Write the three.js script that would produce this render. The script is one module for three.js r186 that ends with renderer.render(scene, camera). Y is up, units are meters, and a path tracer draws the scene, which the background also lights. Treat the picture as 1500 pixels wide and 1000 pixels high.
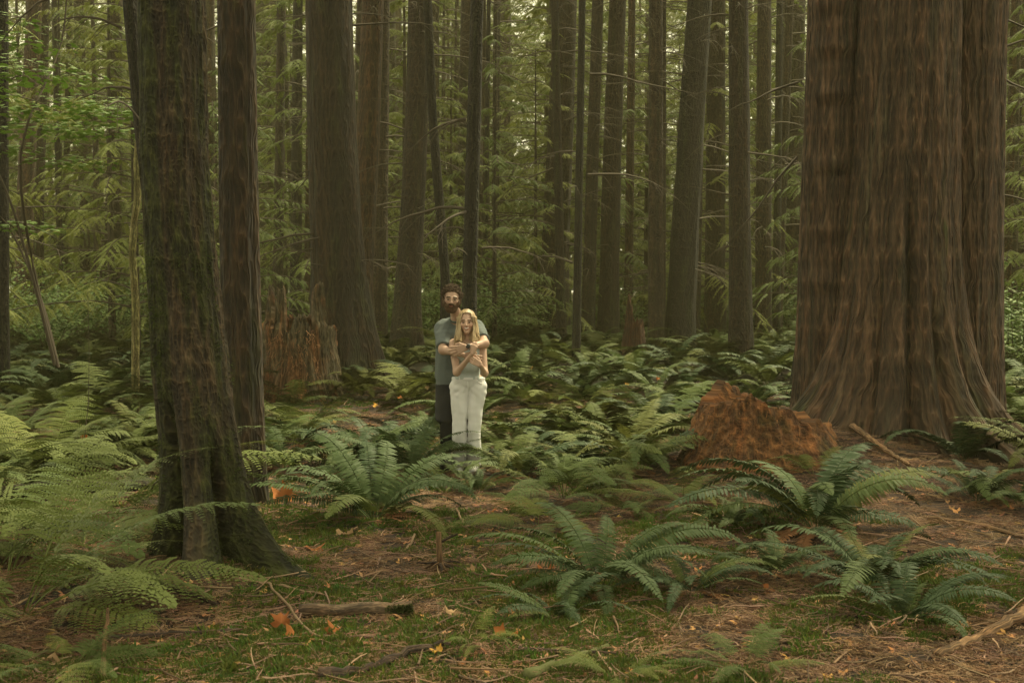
import * as THREE from 'three';
import { mergeGeometries, mergeVertices } from 'three/addons/utils/BufferGeometryUtils.js';
import { ImprovedNoise } from 'three/addons/math/ImprovedNoise.js';

// ---------------------------------------------------------------- camera, sky, sun, exposure
const scene = new THREE.Scene();
const EYE = 1.8, FOCAL = 1667, HORIZON = 420;                    // photo pixels (1500 x 1000)
const camera = new THREE.PerspectiveCamera(2 * Math.atan(500 / FOCAL) * 180 / Math.PI, 1.5, 0.1, 600);
camera.position.set(0, EYE, 0);
const PITCH = Math.atan((500 - HORIZON) / FOCAL);
camera.rotation.x = -PITCH;

camera.focus = 10.6; camera.userData.fStop = 4.5;
camera.updateMatrixWorld(true);

const SUN = new THREE.Vector3(0.42, 1.0, -0.42).normalize();
const SKYW = 64, SKYH = 32, skyData = new Float32Array(SKYW * SKYH * 4);
for (let j = 0; j < SKYH; j++) for (let i = 0; i < SKYW; i++) {   // bright hazy overcast, a little warmer round the veiled sun
  const el = ((j + 0.5) / SKYH - 0.5) * Math.PI, az = ((i + 0.5) / SKYW - 0.5) * 2 * Math.PI;
  const d = new THREE.Vector3(Math.cos(el) * Math.cos(az), Math.sin(el), Math.cos(el) * Math.sin(az));
  const g = Math.pow(Math.max(0, d.dot(SUN)), 4), up = Math.max(0, Math.sin(el));
  const L = 0.95 + 0.25 * up + 0.55 * g, k = (j * SKYW + i) * 4;
  skyData[k] = L * 1.0; skyData[k + 1] = L * 0.945; skyData[k + 2] = L * 0.665; skyData[k + 3] = 1;
}
const sky = new THREE.DataTexture(skyData, SKYW, SKYH, THREE.RGBAFormat, THREE.FloatType);
sky.mapping = THREE.EquirectangularReflectionMapping; sky.magFilter = THREE.LinearFilter; sky.needsUpdate = true;
scene.background = sky; scene.environment = sky;

const sun = new THREE.DirectionalLight(new THREE.Color(1, 0.9, 0.55), 4.2);
sun.position.copy(SUN).multiplyScalar(60); sun.shadow.radius = 9; sun.castShadow = true;
Object.assign(sun.shadow.camera, { left: -45, right: 45, top: 45, bottom: -45, near: 1, far: 160 });
sun.target.position.set(0, 0, -20); sun.position.add(sun.target.position);
scene.add(sun, sun.target);

const renderer = new THREE.WebGLRenderer({ antialias: true });
renderer.toneMapping = THREE.LinearToneMapping; renderer.toneMappingExposure = 1.8;
renderer.shadowMap.enabled = true;
scene.fog = new THREE.FogExp2(new THREE.Color(1, 0.90, 0.46), 0.0013);

// ---------------------------------------------------------------- helpers
function rng(seed) { let a = seed >>> 0; return () => { a = a + 0x6D2B79F5 | 0; let t = Math.imul(a ^ a >>> 15, 1 | a); t = t + Math.imul(t ^ t >>> 7, 61 | t) ^ t; return ((t ^ t >>> 14) >>> 0) / 4294967296; }; }
const perlin = new ImprovedNoise();
const noise = (x, y = 0, z = 0) => perlin.noise(x + 31.7, y + 17.3, z + 5.1);
const fbm = (x, y, z, o = 3) => { let s = 0, a = 1, t = 0; for (let i = 0; i < o; i++) { s += a * noise(x, y, z); t += a; a *= 0.5; x *= 2.03; y *= 2.03; z *= 2.03; } return s / t; };
const clamp = (x, a = 0, b = 1) => Math.min(b, Math.max(a, x));
const smooth = (a, b, x) => { const t = clamp((x - a) / (b - a)); return t * t * (3 - 2 * t); };
const lerp = (a, b, t) => a + (b - a) * t;
const mix3 = (a, b, t) => [lerp(a[0], b[0], t), lerp(a[1], b[1], t), lerp(a[2], b[2], t)];
const V = (x, y, z) => new THREE.Vector3(x, y, z);
const taken = {};
function numbered(n) { const k = taken[n] = (taken[n] ?? -1) + 1; return k ? `${n}_${String(k).padStart(3, '0')}` : n; }
function tag(o, label, category, group, kind) {
  if (label) o.userData.label = label;
  if (category) o.userData.category = category;
  if (group) o.userData.group = group;
  if (kind) o.userData.kind = kind;
  return o;
}
function thing(name, label, category, pos = [0, 0, 0], turn = 0, group) {
  const o = new THREE.Group(); o.name = numbered(name); o.position.set(...pos); o.rotation.y = turn;
  scene.add(o); return tag(o, label, category, group);
}
function part(name, geo, mat, parent) {
  const m = new THREE.Mesh(geo, mat); m.name = name; m.castShadow = m.receiveShadow = true; parent.add(m); if (/branchwork/.test(name)) m.userData.kind = 'stuff'; return m;
}
function solo(name, geo, mat, label, category, group) {
  const m = new THREE.Mesh(geo, mat); m.name = numbered(name); m.castShadow = m.receiveShadow = true; scene.add(m);
  return tag(m, label, category, group);
}
function geoFrom(pos, idx, uv, col) {
  const g = new THREE.BufferGeometry();
  g.setAttribute('position', new THREE.Float32BufferAttribute(pos, 3));
  if (uv) g.setAttribute('uv', new THREE.Float32BufferAttribute(uv, 2));
  if (col) g.setAttribute('color', new THREE.Float32BufferAttribute(col, 3));
  if (idx) g.setIndex(idx);
  g.computeVertexNormals();
  return g;
}
// photo pixel -> direction, point at a depth, point on the ground
function ray(px, py) {
  return V((px - 750) / FOCAL, -(py - 500) / FOCAL, -1).applyAxisAngle(V(1, 0, 0), -PITCH);
}
function at(px, py, D) { const d = ray(px, py); return d.multiplyScalar(D / -d.z).add(V(0, EYE, 0)); }
function ground(px, py) {
  const d = ray(px, py); let t = 3;
  for (; t < 90; t += 0.05) if (EYE + d.y * t < height(d.x * t, d.z * t)) break;
  return V(d.x * t, height(d.x * t, d.z * t), d.z * t);
}
const MOUNDS = [[2.95, -11.3, 1.15, 0.36], [-1.95, -7.0, 0.75, 0.12], [-2.6, -6.4, 0.6, 0.10], [4.6, -13, 1.6, 0.05], [1.9, -8.4, 0.9, 0.1], [-3.6, -19, 1.5, 0.15]];
function height(x, z) {
  const D = -z;
  let h = 0.02 * clamp(D - 11.5, 0, 34) + 0.06 * fbm(x * 0.45, z * 0.45, 1.5, 2) + 0.02 * noise(x * 2.2, z * 2.2, 8) + 0.006 * noise(x * 9, z * 9, 3);
  if (D > 14) h += 0.16 * noise(x * 0.16, z * 0.16, 4) * smooth(14, 20, D);
  for (const [mx, mz, s, a] of MOUNDS) { const q = ((x - mx) ** 2 + (z - mz) ** 2) / (s * s); if (q < 6) h += a * Math.exp(-q); }
  return h;
}
const mossAt = (x, z) => smooth(-0.06, 0.2, fbm(x * 0.9 + 3, z * 0.9, 2.2, 3) + (x > -1.6 && x < 2.6 && z > -7.6 ? 0.10 : -0.04) - (Math.hypot(x - 3.1, z + 10.6) < 2.2 ? 0.5 : 0));

// ---------------------------------------------------------------- textures
function tileNoise(seed) {
  const r = rng(seed), N = 256, p = new Float32Array(N * N); for (let i = 0; i < N * N; i++) p[i] = r() * 2 - 1;
  return (x, y, px, py) => {
    const xi = Math.floor(x), yi = Math.floor(y), fx = x - xi, fy = y - yi, ux = fx * fx * (3 - 2 * fx), uy = fy * fy * (3 - 2 * fy);
    const g = (a, b) => p[(((b % py) + py) % py % N) * N + ((a % px) + px) % px % N];
    return lerp(lerp(g(xi, yi), g(xi + 1, yi), ux), lerp(g(xi, yi + 1), g(xi + 1, yi + 1), ux), uy);
  };
}
function texture(w, h, fn, srgb = true) {
  const d = new Uint8Array(w * h * 4);
  for (let j = 0; j < h; j++) for (let i = 0; i < w; i++) { const c = fn(i / w, j / h), k = (j * w + i) * 4; d[k] = clamp(c[0]) * 255; d[k + 1] = clamp(c[1]) * 255; d[k + 2] = clamp(c[2]) * 255; d[k + 3] = 255; }
  const t = new THREE.DataTexture(d, w, h); t.wrapS = t.wrapT = THREE.RepeatWrapping; t.magFilter = THREE.LinearFilter; t.minFilter = THREE.LinearMipmapLinearFilter; t.generateMipmaps = true;
  if (srgb) t.colorSpace = THREE.SRGBColorSpace; t.needsUpdate = true; return t;
}
function barkField(kind, seed) {
  const a = tileNoise(seed), b = tileNoise(seed + 1), c = tileNoise(seed + 2);
  const rid = x => 1 - Math.abs(x);
  return (u, v) => {
    if (kind === 'fibre') {                                        // long shredding strips
      const w = 0.5 * a(u * 6, v * 6, 6, 6);
      const s = rid(b((u + w * 0.06) * 26, v * 4, 26, 4)), f = c((u + w * 0.04) * 110, v * 16, 110, 16), s2 = rid(a((u + w * 0.08) * 48 + 7, v * 9, 48, 9));
      return clamp(0.55 * s * s + 0.25 * s2 + 0.2 * (f * 0.5 + 0.5));
    }
    if (kind === 'rot') return clamp(0.45 * rid(b(u * 9, v * 12, 9, 12)) ** 2 + 0.3 * rid(c(u * 24, v * 32, 24, 32)) + 0.25 * (a(u * 80, v * 100, 80, 100) * 0.5 + 0.5));   // crumbling blocks
    const w = 0.5 * a(u * 5, v * 5, 5, 5);                         // scaly plates in furrows
    const s = rid(b((u + w * 0.08) * 18, v * 7, 18, 7)), p = rid(c((u + 0.05 * w) * 30, (v + w * 0.1) * 22, 30, 22)), f = a(u * 90, v * 60, 90, 60);
    return clamp(0.5 * s * s + 0.32 * p * p + 0.18 * (f * 0.5 + 0.5));
  };
}
function barkMaterial(kind, seed, bump, extra = {}) {
  const f = barkField(kind, seed), n = tileNoise(seed + 9), q = tileNoise(seed + 10);
  const map = texture(768, 768, (u, v) => { const h = f(u, v), t = 0.5 + 0.5 * n(u * 7, v * 5, 7, 5), g = 0.5 + 0.5 * q(u * 60, v * 24, 60, 24), L = 0.30 + 0.66 * h + 0.16 * (g - 0.5); return [L * (0.98 + 0.04 * t), L * (0.95 + 0.03 * (1 - t)), L * (0.9 + 0.07 * (1 - t))]; });
  const bm = texture(768, 768, (u, v) => { const h = f(u, v); return [h, h, h]; }, false);
  return new THREE.MeshStandardMaterial({ map, bumpMap: bm, bumpScale: bump, roughness: 0.95, vertexColors: true, ...extra });
}
const M = {};
M.cedarBark = barkMaterial('fibre', 11, 0.05);
M.firBark = barkMaterial('scale', 41, 0.032); M.rotWood = barkMaterial('rot', 51, 0.02);
const std = (r, g, b, rough = 0.85, extra = {}) => new THREE.MeshStandardMaterial({ color: new THREE.Color().setRGB(r, g, b), roughness: rough, ...extra });
const leaf = (r, g, b, rough = 0.6, through = 0.3) => new THREE.MeshPhysicalMaterial({ color: new THREE.Color().setRGB(r, g, b), roughness: rough, transmission: through, thickness: 0, side: THREE.DoubleSide, specularIntensity: 0.28 });
M.deadTwig = std(0.048, 0.036, 0.024, 0.95);
M.paleTwig = std(0.20, 0.13, 0.075, 0.9);
M.brownTwig = std(0.10, 0.055, 0.032, 0.92);

// ---------------------------------------------------------------- ground
{
  const r = rng(5), S = 2048, cv = document.createElement('canvas'); cv.width = cv.height = S; const c = cv.getContext('2d');
  c.fillStyle = 'rgb(96,84,72)'; c.fillRect(0, 0, S, S);
  for (let i = 0; i < 26000; i++) {                                // needles, twig bits and flakes of the litter
    const x = r() * S, y = r() * S, a = r() * Math.PI, l = 8 + 34 * r() * r(), w = 0.8 + 2.6 * r() * r(), L = r() < 0.45 ? 40 + 45 * r() : 90 + 150 * r() * r();
    const hue = r(); c.strokeStyle = `rgb(${L | 0},${L * (0.82 + 0.14 * hue) | 0},${L * (0.66 + 0.2 * hue) | 0})`; c.lineWidth = w;
    for (const ox of [-S, 0, S]) for (const oy of [-S, 0, S]) {
      if (x + ox < -60 || x + ox > S + 60 || y + oy < -60 || y + oy > S + 60) continue;
      c.beginPath(); c.moveTo(x + ox, y + oy); c.lineTo(x + ox + Math.cos(a) * l, y + oy + Math.sin(a) * l); c.stroke();
    }
  }
  const map = new THREE.CanvasTexture(cv); map.wrapS = map.wrapT = THREE.RepeatWrapping; map.colorSpace = THREE.SRGBColorSpace; map.repeat.set(1 / 2.3, 1 / 2.3);
  const bump = new THREE.CanvasTexture(cv); bump.wrapS = bump.wrapT = THREE.RepeatWrapping; bump.repeat.set(1 / 2.3, 1 / 2.3);
  M.ground = new THREE.MeshStandardMaterial({ map, bumpMap: bump, bumpScale: 0.02, roughness: 1, vertexColors: true });
  const xs = [], zs = [];
  for (let i = -170; i <= 170; i++) { const u = Math.abs(i) / 170; xs.push(Math.sign(i) * (u * 8 + Math.pow(u, 6) * 170)); }
  for (let D = -8; D < 3.5; D += 0.5) zs.push(-D);
  for (let D = 3.5, s = 0.04; D < 230; D += s) { zs.push(-D); if (D > 11) s *= 1.035; }
  const pos = [], uv = [], col = [], idx = [], W = xs.length;
  for (const z of zs) for (const x of xs) {
    pos.push(x, height(x, z), z); uv.push(x, z);
    const m = mossAt(x, z), n = fbm(x * 1.7, z * 1.7, 9, 2), red = smooth(-0.1, 0.4, n + (Math.hypot(x - 2.6, z + 10.4) < 2 ? 0.35 : 0));
    const litter = mix3([0.135, 0.092, 0.06], [0.215, 0.118, 0.068], red), moss = mix3([0.10, 0.13, 0.035], [0.16, 0.19, 0.05], 0.5 + n);
    col.push(...mix3(litter, moss, m * 0.85));
  }
  for (let j = 0; j + 1 < zs.length; j++) for (let i = 0; i + 1 < W; i++) { const a = j * W + i; idx.push(a, a + 1, a + W, a + 1, a + W + 1, a + W); }
  const g = solo('ground', geoFrom(pos, idx, uv, col), M.ground); tag(g, 'needle litter and moss covering the forest floor', null, null, 'structure');
}

// ---------------------------------------------------------------- trunks
// rings of a trunk: line = centre points by height, rad(theta, h) = radius, color(theta, h, p) = base colour
function trunkGeometry({ line, rad, seg = 28, rows, color, tile = 0.7, girth }) {
  const pos = [], uv = [], col = [], idx = [];
  const centre = h => { let i = 0; while (i < line.length - 2 && h > line[i + 1].y) i++; const a = line[i], b = line[i + 1], t = (h - a.y) / (b.y - a.y), ts = i === 0 && line.length > 2 ? t : t; return [lerp(a.x, b.x, ts), lerp(a.z, b.z, ts)]; };
  const turns = Math.max(1, Math.round(girth / tile));
  for (const h of rows) {
    const [cx, cz] = centre(h);
    for (let i = 0; i <= seg; i++) {
      const th = (i % seg) / seg * 2 * Math.PI, r = rad(th, h), x = cx + r * Math.cos(th), z = cz + r * Math.sin(th);
      pos.push(x, h, z); uv.push(i / seg * turns, h / (tile * 1.35)); col.push(...color(th, h, x, z));
    }
  }
  for (let j = 0; j + 1 < rows.length; j++) for (let i = 0; i < seg; i++) { const a = j * (seg + 1) + i, b = a + seg + 1; idx.push(a, b, a + 1, a + 1, b, b + 1); }
  const g = geoFrom(pos, idx, uv, col), n = g.attributes.normal;   // close the seam of the shading
  for (let j = 0; j < rows.length; j++) { const a = j * (seg + 1), b = a + seg; const x = n.getX(a) + n.getX(b), y = n.getY(a) + n.getY(b), z = n.getZ(a) + n.getZ(b), l = Math.hypot(x, y, z) || 1; n.setXYZ(a, x / l, y / l, z / l); n.setXYZ(b, x / l, y / l, z / l); }
  return g;
}
function rowsTo(top, fine, fineTo, grow = 1.12, below = -0.35) { const r = []; let h = below, s = fine; while (h < top) { r.push(h); h += s; if (h > fineTo) s *= grow; } r.push(top); return r; }
const crack = (x, y, z) => Math.pow(1 - Math.abs(noise(x, y, z)), 9);                     // narrow furrows
const angd = (a, b) => { let d = (a - b) % (2 * Math.PI); if (d > Math.PI) d -= 2 * Math.PI; if (d < -Math.PI) d += 2 * Math.PI; return d; };
// a thin bent rod (dead branches, twigs, stems): four- or more-sided, tapering
function rod(pts, r0, r1, sides = 4, knot = 0) {
  const pos = [], idx = [], uv = [], n = pts.length, up = V(0, 1, 0), S = sides + 1; let run = 0;
  for (let i = 0; i < n; i++) {
    const t = V(0, 0, 0).subVectors(pts[Math.min(n - 1, i + 1)], pts[Math.max(0, i - 1)]).normalize(); if (i) run += pts[i].distanceTo(pts[i - 1]);
    const s = V(0, 0, 0).crossVectors(t, Math.abs(t.y) > 0.9 ? V(1, 0, 0) : up).normalize(), q = V(0, 0, 0).crossVectors(s, t), r = lerp(r0, r1, i / (n - 1));
    for (let k = 0; k <= sides; k++) { const a = (k % sides) / sides * 2 * Math.PI, rk = knot ? r * (1 + knot * noise(i * 0.45 + r0 * 900, Math.cos(a) * 1.3, Math.sin(a) * 1.3)) : r, c = Math.cos(a) * rk, d = Math.sin(a) * rk; pos.push(pts[i].x + s.x * c + q.x * d, pts[i].y + s.y * c + q.y * d, pts[i].z + s.z * c + q.z * d); uv.push(k / sides, run * 1.6); }
  }
  for (let i = 0; i + 1 < n; i++) for (let k = 0; k < sides; k++) { const a = i * S + k, b = a + 1; idx.push(a, b, a + S, b, b + S, a + S); }
  for (const e of [0, n - 1]) for (let k = 1; k + 1 < sides; k++) idx.push(e * S, e * S + (e ? k : k + 1), e * S + (e ? k + 1 : k));
  return geoFrom(pos, idx, uv);
}
function wander(r, start, dir, len, n, bend, sag = 0) {            // points of a crooked branch
  const pts = [start.clone()], d = dir.clone().normalize(), s = len / n; let p = start.clone();
  for (let i = 0; i < n; i++) { d.x += (r() - 0.5) * bend; d.y += (r() - 0.5) * bend - sag / n; d.z += (r() - 0.5) * bend; d.normalize(); p = p.clone().addScaledVector(d, s); pts.push(p); }
  return pts;
}
// ---------------------------------------------------------------- conifer foliage
function kite(A, p, d, s, l, w) {                                  // one leaf-sized face, two triangles
  const m = 0.4;
  A.push(p.x, p.y, p.z, p.x + d.x * l * m + s.x * w, p.y + d.y * l * m + s.y * w, p.z + d.z * l * m + s.z * w, p.x + d.x * l, p.y + d.y * l, p.z + d.z * l,
    p.x, p.y, p.z, p.x + d.x * l, p.y + d.y * l, p.z + d.z * l, p.x + d.x * l * m - s.x * w, p.y + d.y * l * m - s.y * w, p.z + d.z * l * m - s.z * w);
}
function spray(A, r, p, dir, len, droop, size) {                   // a flat feathery spray
  const d = dir.clone().normalize(), side = V(0, 0, 0).crossVectors(d, V(0, 1, 0)).normalize(), n = Math.max(4, Math.round(len / (size * 0.42))), q = p.clone();
  side.y += (r() - 0.5) * 0.5; side.normalize();
  for (let i = 0; i < n; i++) {
    const t = i / n, l = size * (1.15 - 0.75 * t) * (0.7 + 0.6 * r());
    d.y -= droop / n; d.normalize(); q.addScaledVector(d, len / n);
    for (const s of [-1, 1]) {
      const ld = d.clone().multiplyScalar(0.75).addScaledVector(side, s * 0.7); ld.y -= 0.12 + 0.35 * r(); ld.normalize();
      const across = V(0, 0, 0).crossVectors(ld, V((r() - .5) * .5, 1, (r() - .5) * .5)).normalize();
      kite(A, q, ld, across, l, l * 0.2);
    }
  }
}
function foliageGeometry(A) { const g = new THREE.BufferGeometry(); g.setAttribute('position', new THREE.Float32BufferAttribute(A, 3)); g.computeVertexNormals(); return g; }
function coniferCrown(seed, { base, top, n, reach, size = 0.11, open = 0, rise = 0.12 }) {
  const r = rng(seed), A = [], wood = [];
  for (let i = 0; i < n; i++) {
    const t = (i + r()) / n, h = lerp(base, top, t), len = reach * (1 - 0.8 * Math.pow(t, 1.4)) * (0.6 + 0.5 * r()), az = i * 2.399 + r() * 0.8;
    if (r() < open) continue;
    const dir = V(Math.cos(az), rise + 0.15 * (r() - .3), Math.sin(az)), m = 8, pts = wander(r, V(0, h, 0), dir, len, m, 0.16, 0.5 + 0.3 * r());
    wood.push(rod(pts, 0.008 + 0.007 * len, 0.004, 3));
    for (let k = 2; k <= m; k++) {
      const fd = V(0, 0, 0).subVectors(pts[k], pts[k - 1]).normalize(), sd = V(-fd.z, 0, fd.x).normalize();
      for (const s of [-1, 1]) for (let q = 0; q < 1 + (k > 3); q++) {
        if (r() < 0.12) continue;
        const l = len * (0.34 - 0.02 * k) * (0.6 + 0.7 * r());
        spray(A, r, pts[k].clone().addScaledVector(fd, -len / m * r()), fd.clone().multiplyScalar(0.55 + 0.3 * r()).addScaledVector(sd, s).add(V(0, -0.15 - 0.3 * r(), 0)), Math.max(0.22, l), 0.5 + 0.5 * r(), size);
      }
    }
    spray(A, r, pts[m], V(0, 0, 0).subVectors(pts[m], pts[m - 1]), 0.4, 0.6, size);
  }
  return { foliage: foliageGeometry(A), wood: mergeGeometries(wood) };
}
function deadLimbs(seed, { base, top, n, reach, r0 }) {
  const r = rng(seed), parts = [];
  for (let i = 0; i < n; i++) {
    const h = lerp(base, top, r()), az = r() * 6.283, len = reach * (0.25 + 0.85 * r() * r() + 0.1);
    const pts = wander(r, V(Math.cos(az) * r0 * 0.6, h, Math.sin(az) * r0 * 0.6), V(Math.cos(az), -0.1 + 0.45 * r(), Math.sin(az)), len, 7, 0.22, 0.45);
    parts.push(rod(pts, 0.007 + 0.007 * len, 0.003, 4));
    for (let k = 0; k < 3 + 3 * len; k++) { const j = 1 + Math.floor(r() * 6); parts.push(rod(wander(r, pts[j], V(pts[j + 1].x - pts[j].x, pts[j + 1].y - pts[j].y, pts[j + 1].z - pts[j].z).normalize().add(V(r() - .5, r() * .5 - .45, r() - .5).multiplyScalar(1.4)), len * (0.12 + 0.3 * r()), 4, 0.3, 0.3), 0.005, 0.002, 3)); }
  }
  return mergeGeometries(parts);
}
M.needle = [leaf(0.12, 0.155, 0.032, 0.7, 0.45), leaf(0.155, 0.185, 0.038, 0.7, 0.45), leaf(0.095, 0.13, 0.032, 0.7, 0.42), leaf(0.18, 0.20, 0.042, 0.7, 0.48)];
const CROWNS = [], YOUNG = [], LIMBS = [];
for (let i = 0; i < 5; i++) CROWNS.push(coniferCrown(100 + i, { base: 8.5 + i * 0.8, top: 25, n: 46, reach: 3.2, size: 0.16, open: 0.15 }));
for (let i = 0; i < 4; i++) YOUNG.push(coniferCrown(140 + i, { base: 0.7, top: 7.5 + i, n: 52, reach: 2.3, size: 0.072, open: 0.1, rise: 0.25 }));
for (let i = 0; i < 5; i++) LIMBS.push(deadLimbs(170 + i, { base: 1.6, top: 13, n: 34, reach: 2.3, r0: 0.3 }));

const MOSS = [0.055, 0.075, 0.018];
const BARKS = { brown: [[0.062, 0.035, 0.019], [0.03, 0.019, 0.011]], red: [[0.13, 0.062, 0.03], [0.06, 0.032, 0.017]], dark: [[0.04, 0.03, 0.021], [0.025, 0.02, 0.015]], grey: [[0.092, 0.056, 0.031], [0.05, 0.033, 0.019]] };
// a trunk given by the photo: base pixel on the ground, where its axis crosses the top edge, its width in pixels
function trunkTree(seed, { base, top, via, width, bark = 'brown', kind = 'firBark', flare = 0.5, moss = 0.5, label, group, crown, limbs = true, H = 25, name = 'conifer_tree', rows, seg = 30, rough = 1, depth }) {
  const b = depth ? at(base[0], base[1], depth) : ground(base[0], base[1]); if (depth) b.y = height(b.x, b.z);
  const D = -b.z, r0 = width / FOCAL * D / 2, r = rng(seed), T = thing(name, label, 'tree', [b.x, b.y, b.z], 0, group);
  const pt = (px, py) => at(px, py, D).sub(b), line = [V(0, -0.5, 0)];
  if (via) for (const v of via) line.push(pt(...v));
  const tp = pt(top, 0); line.push(tp);
  const last = line[line.length - 2], k = (H - tp.y) / (tp.y - last.y); line.push(V(tp.x + (tp.x - last.x) * k * 0.5, H, 0));
  const roots = Array.from({ length: 5 }, (_, i) => [i * 1.257 + r() * 0.8, 0.5 + r() * 0.8]), ph = r() * 50;
  const rad = (th, h) => {
    const hh = Math.max(0, h); let q = r0 * (1.12 - 0.62 * hh / H);
    let f = 0; for (const [a, s] of roots) f += s * Math.exp(-(angd(th, a) ** 2) / 0.16);
    q *= 1 + flare * Math.exp(-hh / (0.5 + r0)) * (0.35 + 0.7 * f) + 0.05 * rough * noise(Math.cos(th) * 2 + ph, h * 0.8, Math.sin(th) * 2) + 0.035 * rough * noise(th * 6 + ph, h * 1.6, 0) * (Math.sin(th / 2) ** 0.3) - 0.05 * rough * crack(Math.cos(th) * 5 + ph, h * 0.7, Math.sin(th) * 5);
    return q;
  };
  const [c0, c1] = BARKS[bark];
  const color = (th, h, x, z) => {
    const n = fbm(Math.cos(th) * 1.5 + ph, h * 0.7, Math.sin(th) * 1.5, 3), m = smooth(0.05, 0.4, fbm(Math.cos(th) * 2.2 + ph, h * 1.1, Math.sin(th) * 2.2 + 9, 3) + moss * (0.55 * Math.exp(-Math.max(0, h) / 1.1) - 0.05));
    return mix3(mix3(c1, c0, clamp(0.5 + 1.3 * n)), MOSS, m * 0.5);
  };
  part('trunk', trunkGeometry({ line, rad, seg, rows: rows || rowsTo(H, 0.12, 1.6, 1.06), color, girth: 2 * Math.PI * r0 }), M[kind], T);
  const lean = Math.atan2(tp.x, tp.y);
  if (limbs) { const l = part('dead_branchwork', LIMBS[seed % 5], M.deadTwig, T); l.rotation.set(0, r() * 6, -lean, 'ZYX'); l.scale.setScalar(0.8 + 0.5 * r()); l.scale.x = l.scale.z = 0.7 + 0.6 * r(); }
  if (crown !== false && seed % 4 === 1) {
    const c = CROWNS[seed % 5], g = new THREE.Group(); const f = part('crown', c.foliage, M.needle[seed % 4], T); f.rotation.set(0, r() * 6, -lean, 'ZYX'); f.scale.setScalar(0.95 + 0.2 * r()); f.scale.x = f.scale.z = 0.7;
    const w = part('crown_branchwork', c.wood, M.deadTwig, T); w.rotation.copy(f.rotation); w.scale.copy(f.scale);
  }
  return T;
}
const BEHIND = 'tall conifers standing behind the couple';
// ---------------------------------------------------------------- the two great trees and the one between them
{ // mossy trunk on split roots
  const b = at(326, 812, 7.1); b.y = height(b.x, b.z);
  const T = thing('mossy_tree', 'near dark mossy trunk standing on split spreading roots', 'tree', [b.x, b.y, b.z]);
  const pt = (px, py) => at(px, py, 7.1).sub(b), H = 24, tp = pt(250, 0);
  const line = [V(0.0, -0.5, 0), pt(300, 700), pt(276, 500), pt(256, 250), tp, V(tp.x - 1.4, H, 0)];
  const roots = [[0.42, 1.0, 0.07], [1.55, 1.0, 0.09], [2.7, 0.5, 0.14], [3.9, 0.5, 0.2], [5.2, 0.6, 0.2]];
  const rad = (th, h) => {
    const hh = Math.max(-0.1, h); let q = 0.19 + 0.06 * Math.exp(-hh / 1.8) - 0.06 * Math.max(0, hh - 3) / 21, f = 0;
    for (const [a, s, w] of roots) f += s * Math.exp(-(angd(th, a) ** 2) / w);
    q += 0.24 * f * Math.exp(-hh / 0.2) + 0.13 * f * Math.exp(-hh / 0.75);
    q -= 0.24 * Math.exp(-(angd(th, 2.12) ** 2) / 0.022) * smooth(1.1, 0.55, h) + 0.18 * Math.exp(-(angd(th, 1.0) ** 2) / 0.012) * smooth(0.8, 0.4, h); q = Math.max(q, 0.08);
    const cx = Math.cos(th), cz = Math.sin(th);
    return q + 0.02 * fbm(cx * 2.2, h * 1.3, cz * 2.2, 3) + 0.011 * noise(cx * 7, h * 2.2, cz * 7) + 0.008 * noise(cx * 20, h * 7, cz * 20) - 0.007 * crack(cx * 5, h * 1.6, cz * 5);
  };
  const color = (th, h) => {
    const cx = Math.cos(th), cz = Math.sin(th), n = fbm(cx * 2, h * 0.9, cz * 2, 3), fine = noise(cx * 16, h * 9, cz * 16);
    const m = smooth(-0.08, 0.3, fbm(cx * 2 + 7, h * 1.2, cz * 2, 4) + 0.28 * smooth(0.5, -0.9, cx) + 0.4 * Math.exp(-Math.max(0, h) / 0.28) + 0.15 * fine + 0.04);
    return mix3(mix3([0.085, 0.062, 0.038], [0.16, 0.112, 0.066], clamp(0.45 + 1.4 * n + 0.4 * fine)), mix3([0.058, 0.07, 0.018], [0.098, 0.112, 0.028], clamp(0.5 + fine)), m * 0.95);
  };
  part('trunk', trunkGeometry({ line, rad, seg: 150, rows: rowsTo(H, 0.022, 3.9, 1.2), color, girth: 1.6, tile: 0.55 }), M.firBark, T);
  // moss cushions standing proud of the roots
  const r = rng(77), tuft = [], A = [];
  for (let i = 0; i < 2600; i++) {
    const th = r() * Math.PI * 1.25 - 0.3, h = 0.0 + 1.9 * Math.pow(r(), 1.8); const k = smooth(-0.05, 0.25, fbm(Math.cos(th) * 2 + 7, h * 1.2, Math.sin(th) * 2, 4) + 0.25 * Math.exp(-h / 0.3) + 0.1 * smooth(0.5, -.9, Math.cos(th))); if (r() > k) continue;
    const q = rad(th, h) - 0.003, i0 = line.findIndex(p => p.y > h), a = line[i0 - 1], c = line[i0], t = (h - a.y) / (c.y - a.y), p = V(lerp(a.x, c.x, t) + q * Math.cos(th), h, lerp(a.z, c.z, t) + q * Math.sin(th));
    for (let j = 0; j < 7; j++) { const d = V(Math.cos(th) + r() - .5, r() * 1.2 - 0.7, Math.sin(th) + r() - .5).normalize(); kite(A, p.clone().add(V((r() - .5) * .03, (r() - .5) * .03, (r() - .5) * .02)), d, V(r() - .5, r() - .5, r() - .5).normalize(), 0.012 + 0.012 * r(), 0.0035); }
  }
  M.mossLeaf = leaf(0.06, 0.078, 0.018, 0.9, 0.2);
  tag(part('moss', foliageGeometry(A), M.mossLeaf, T), null, null, null, 'stuff');
  const f = part('crown', CROWNS[3].foliage, M.needle[2], T); f.position.set(-.6, 3, 0); const w = part('crown_branchwork', CROWNS[3].wood, M.deadTwig, T); w.position.copy(f.position);
}
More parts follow.
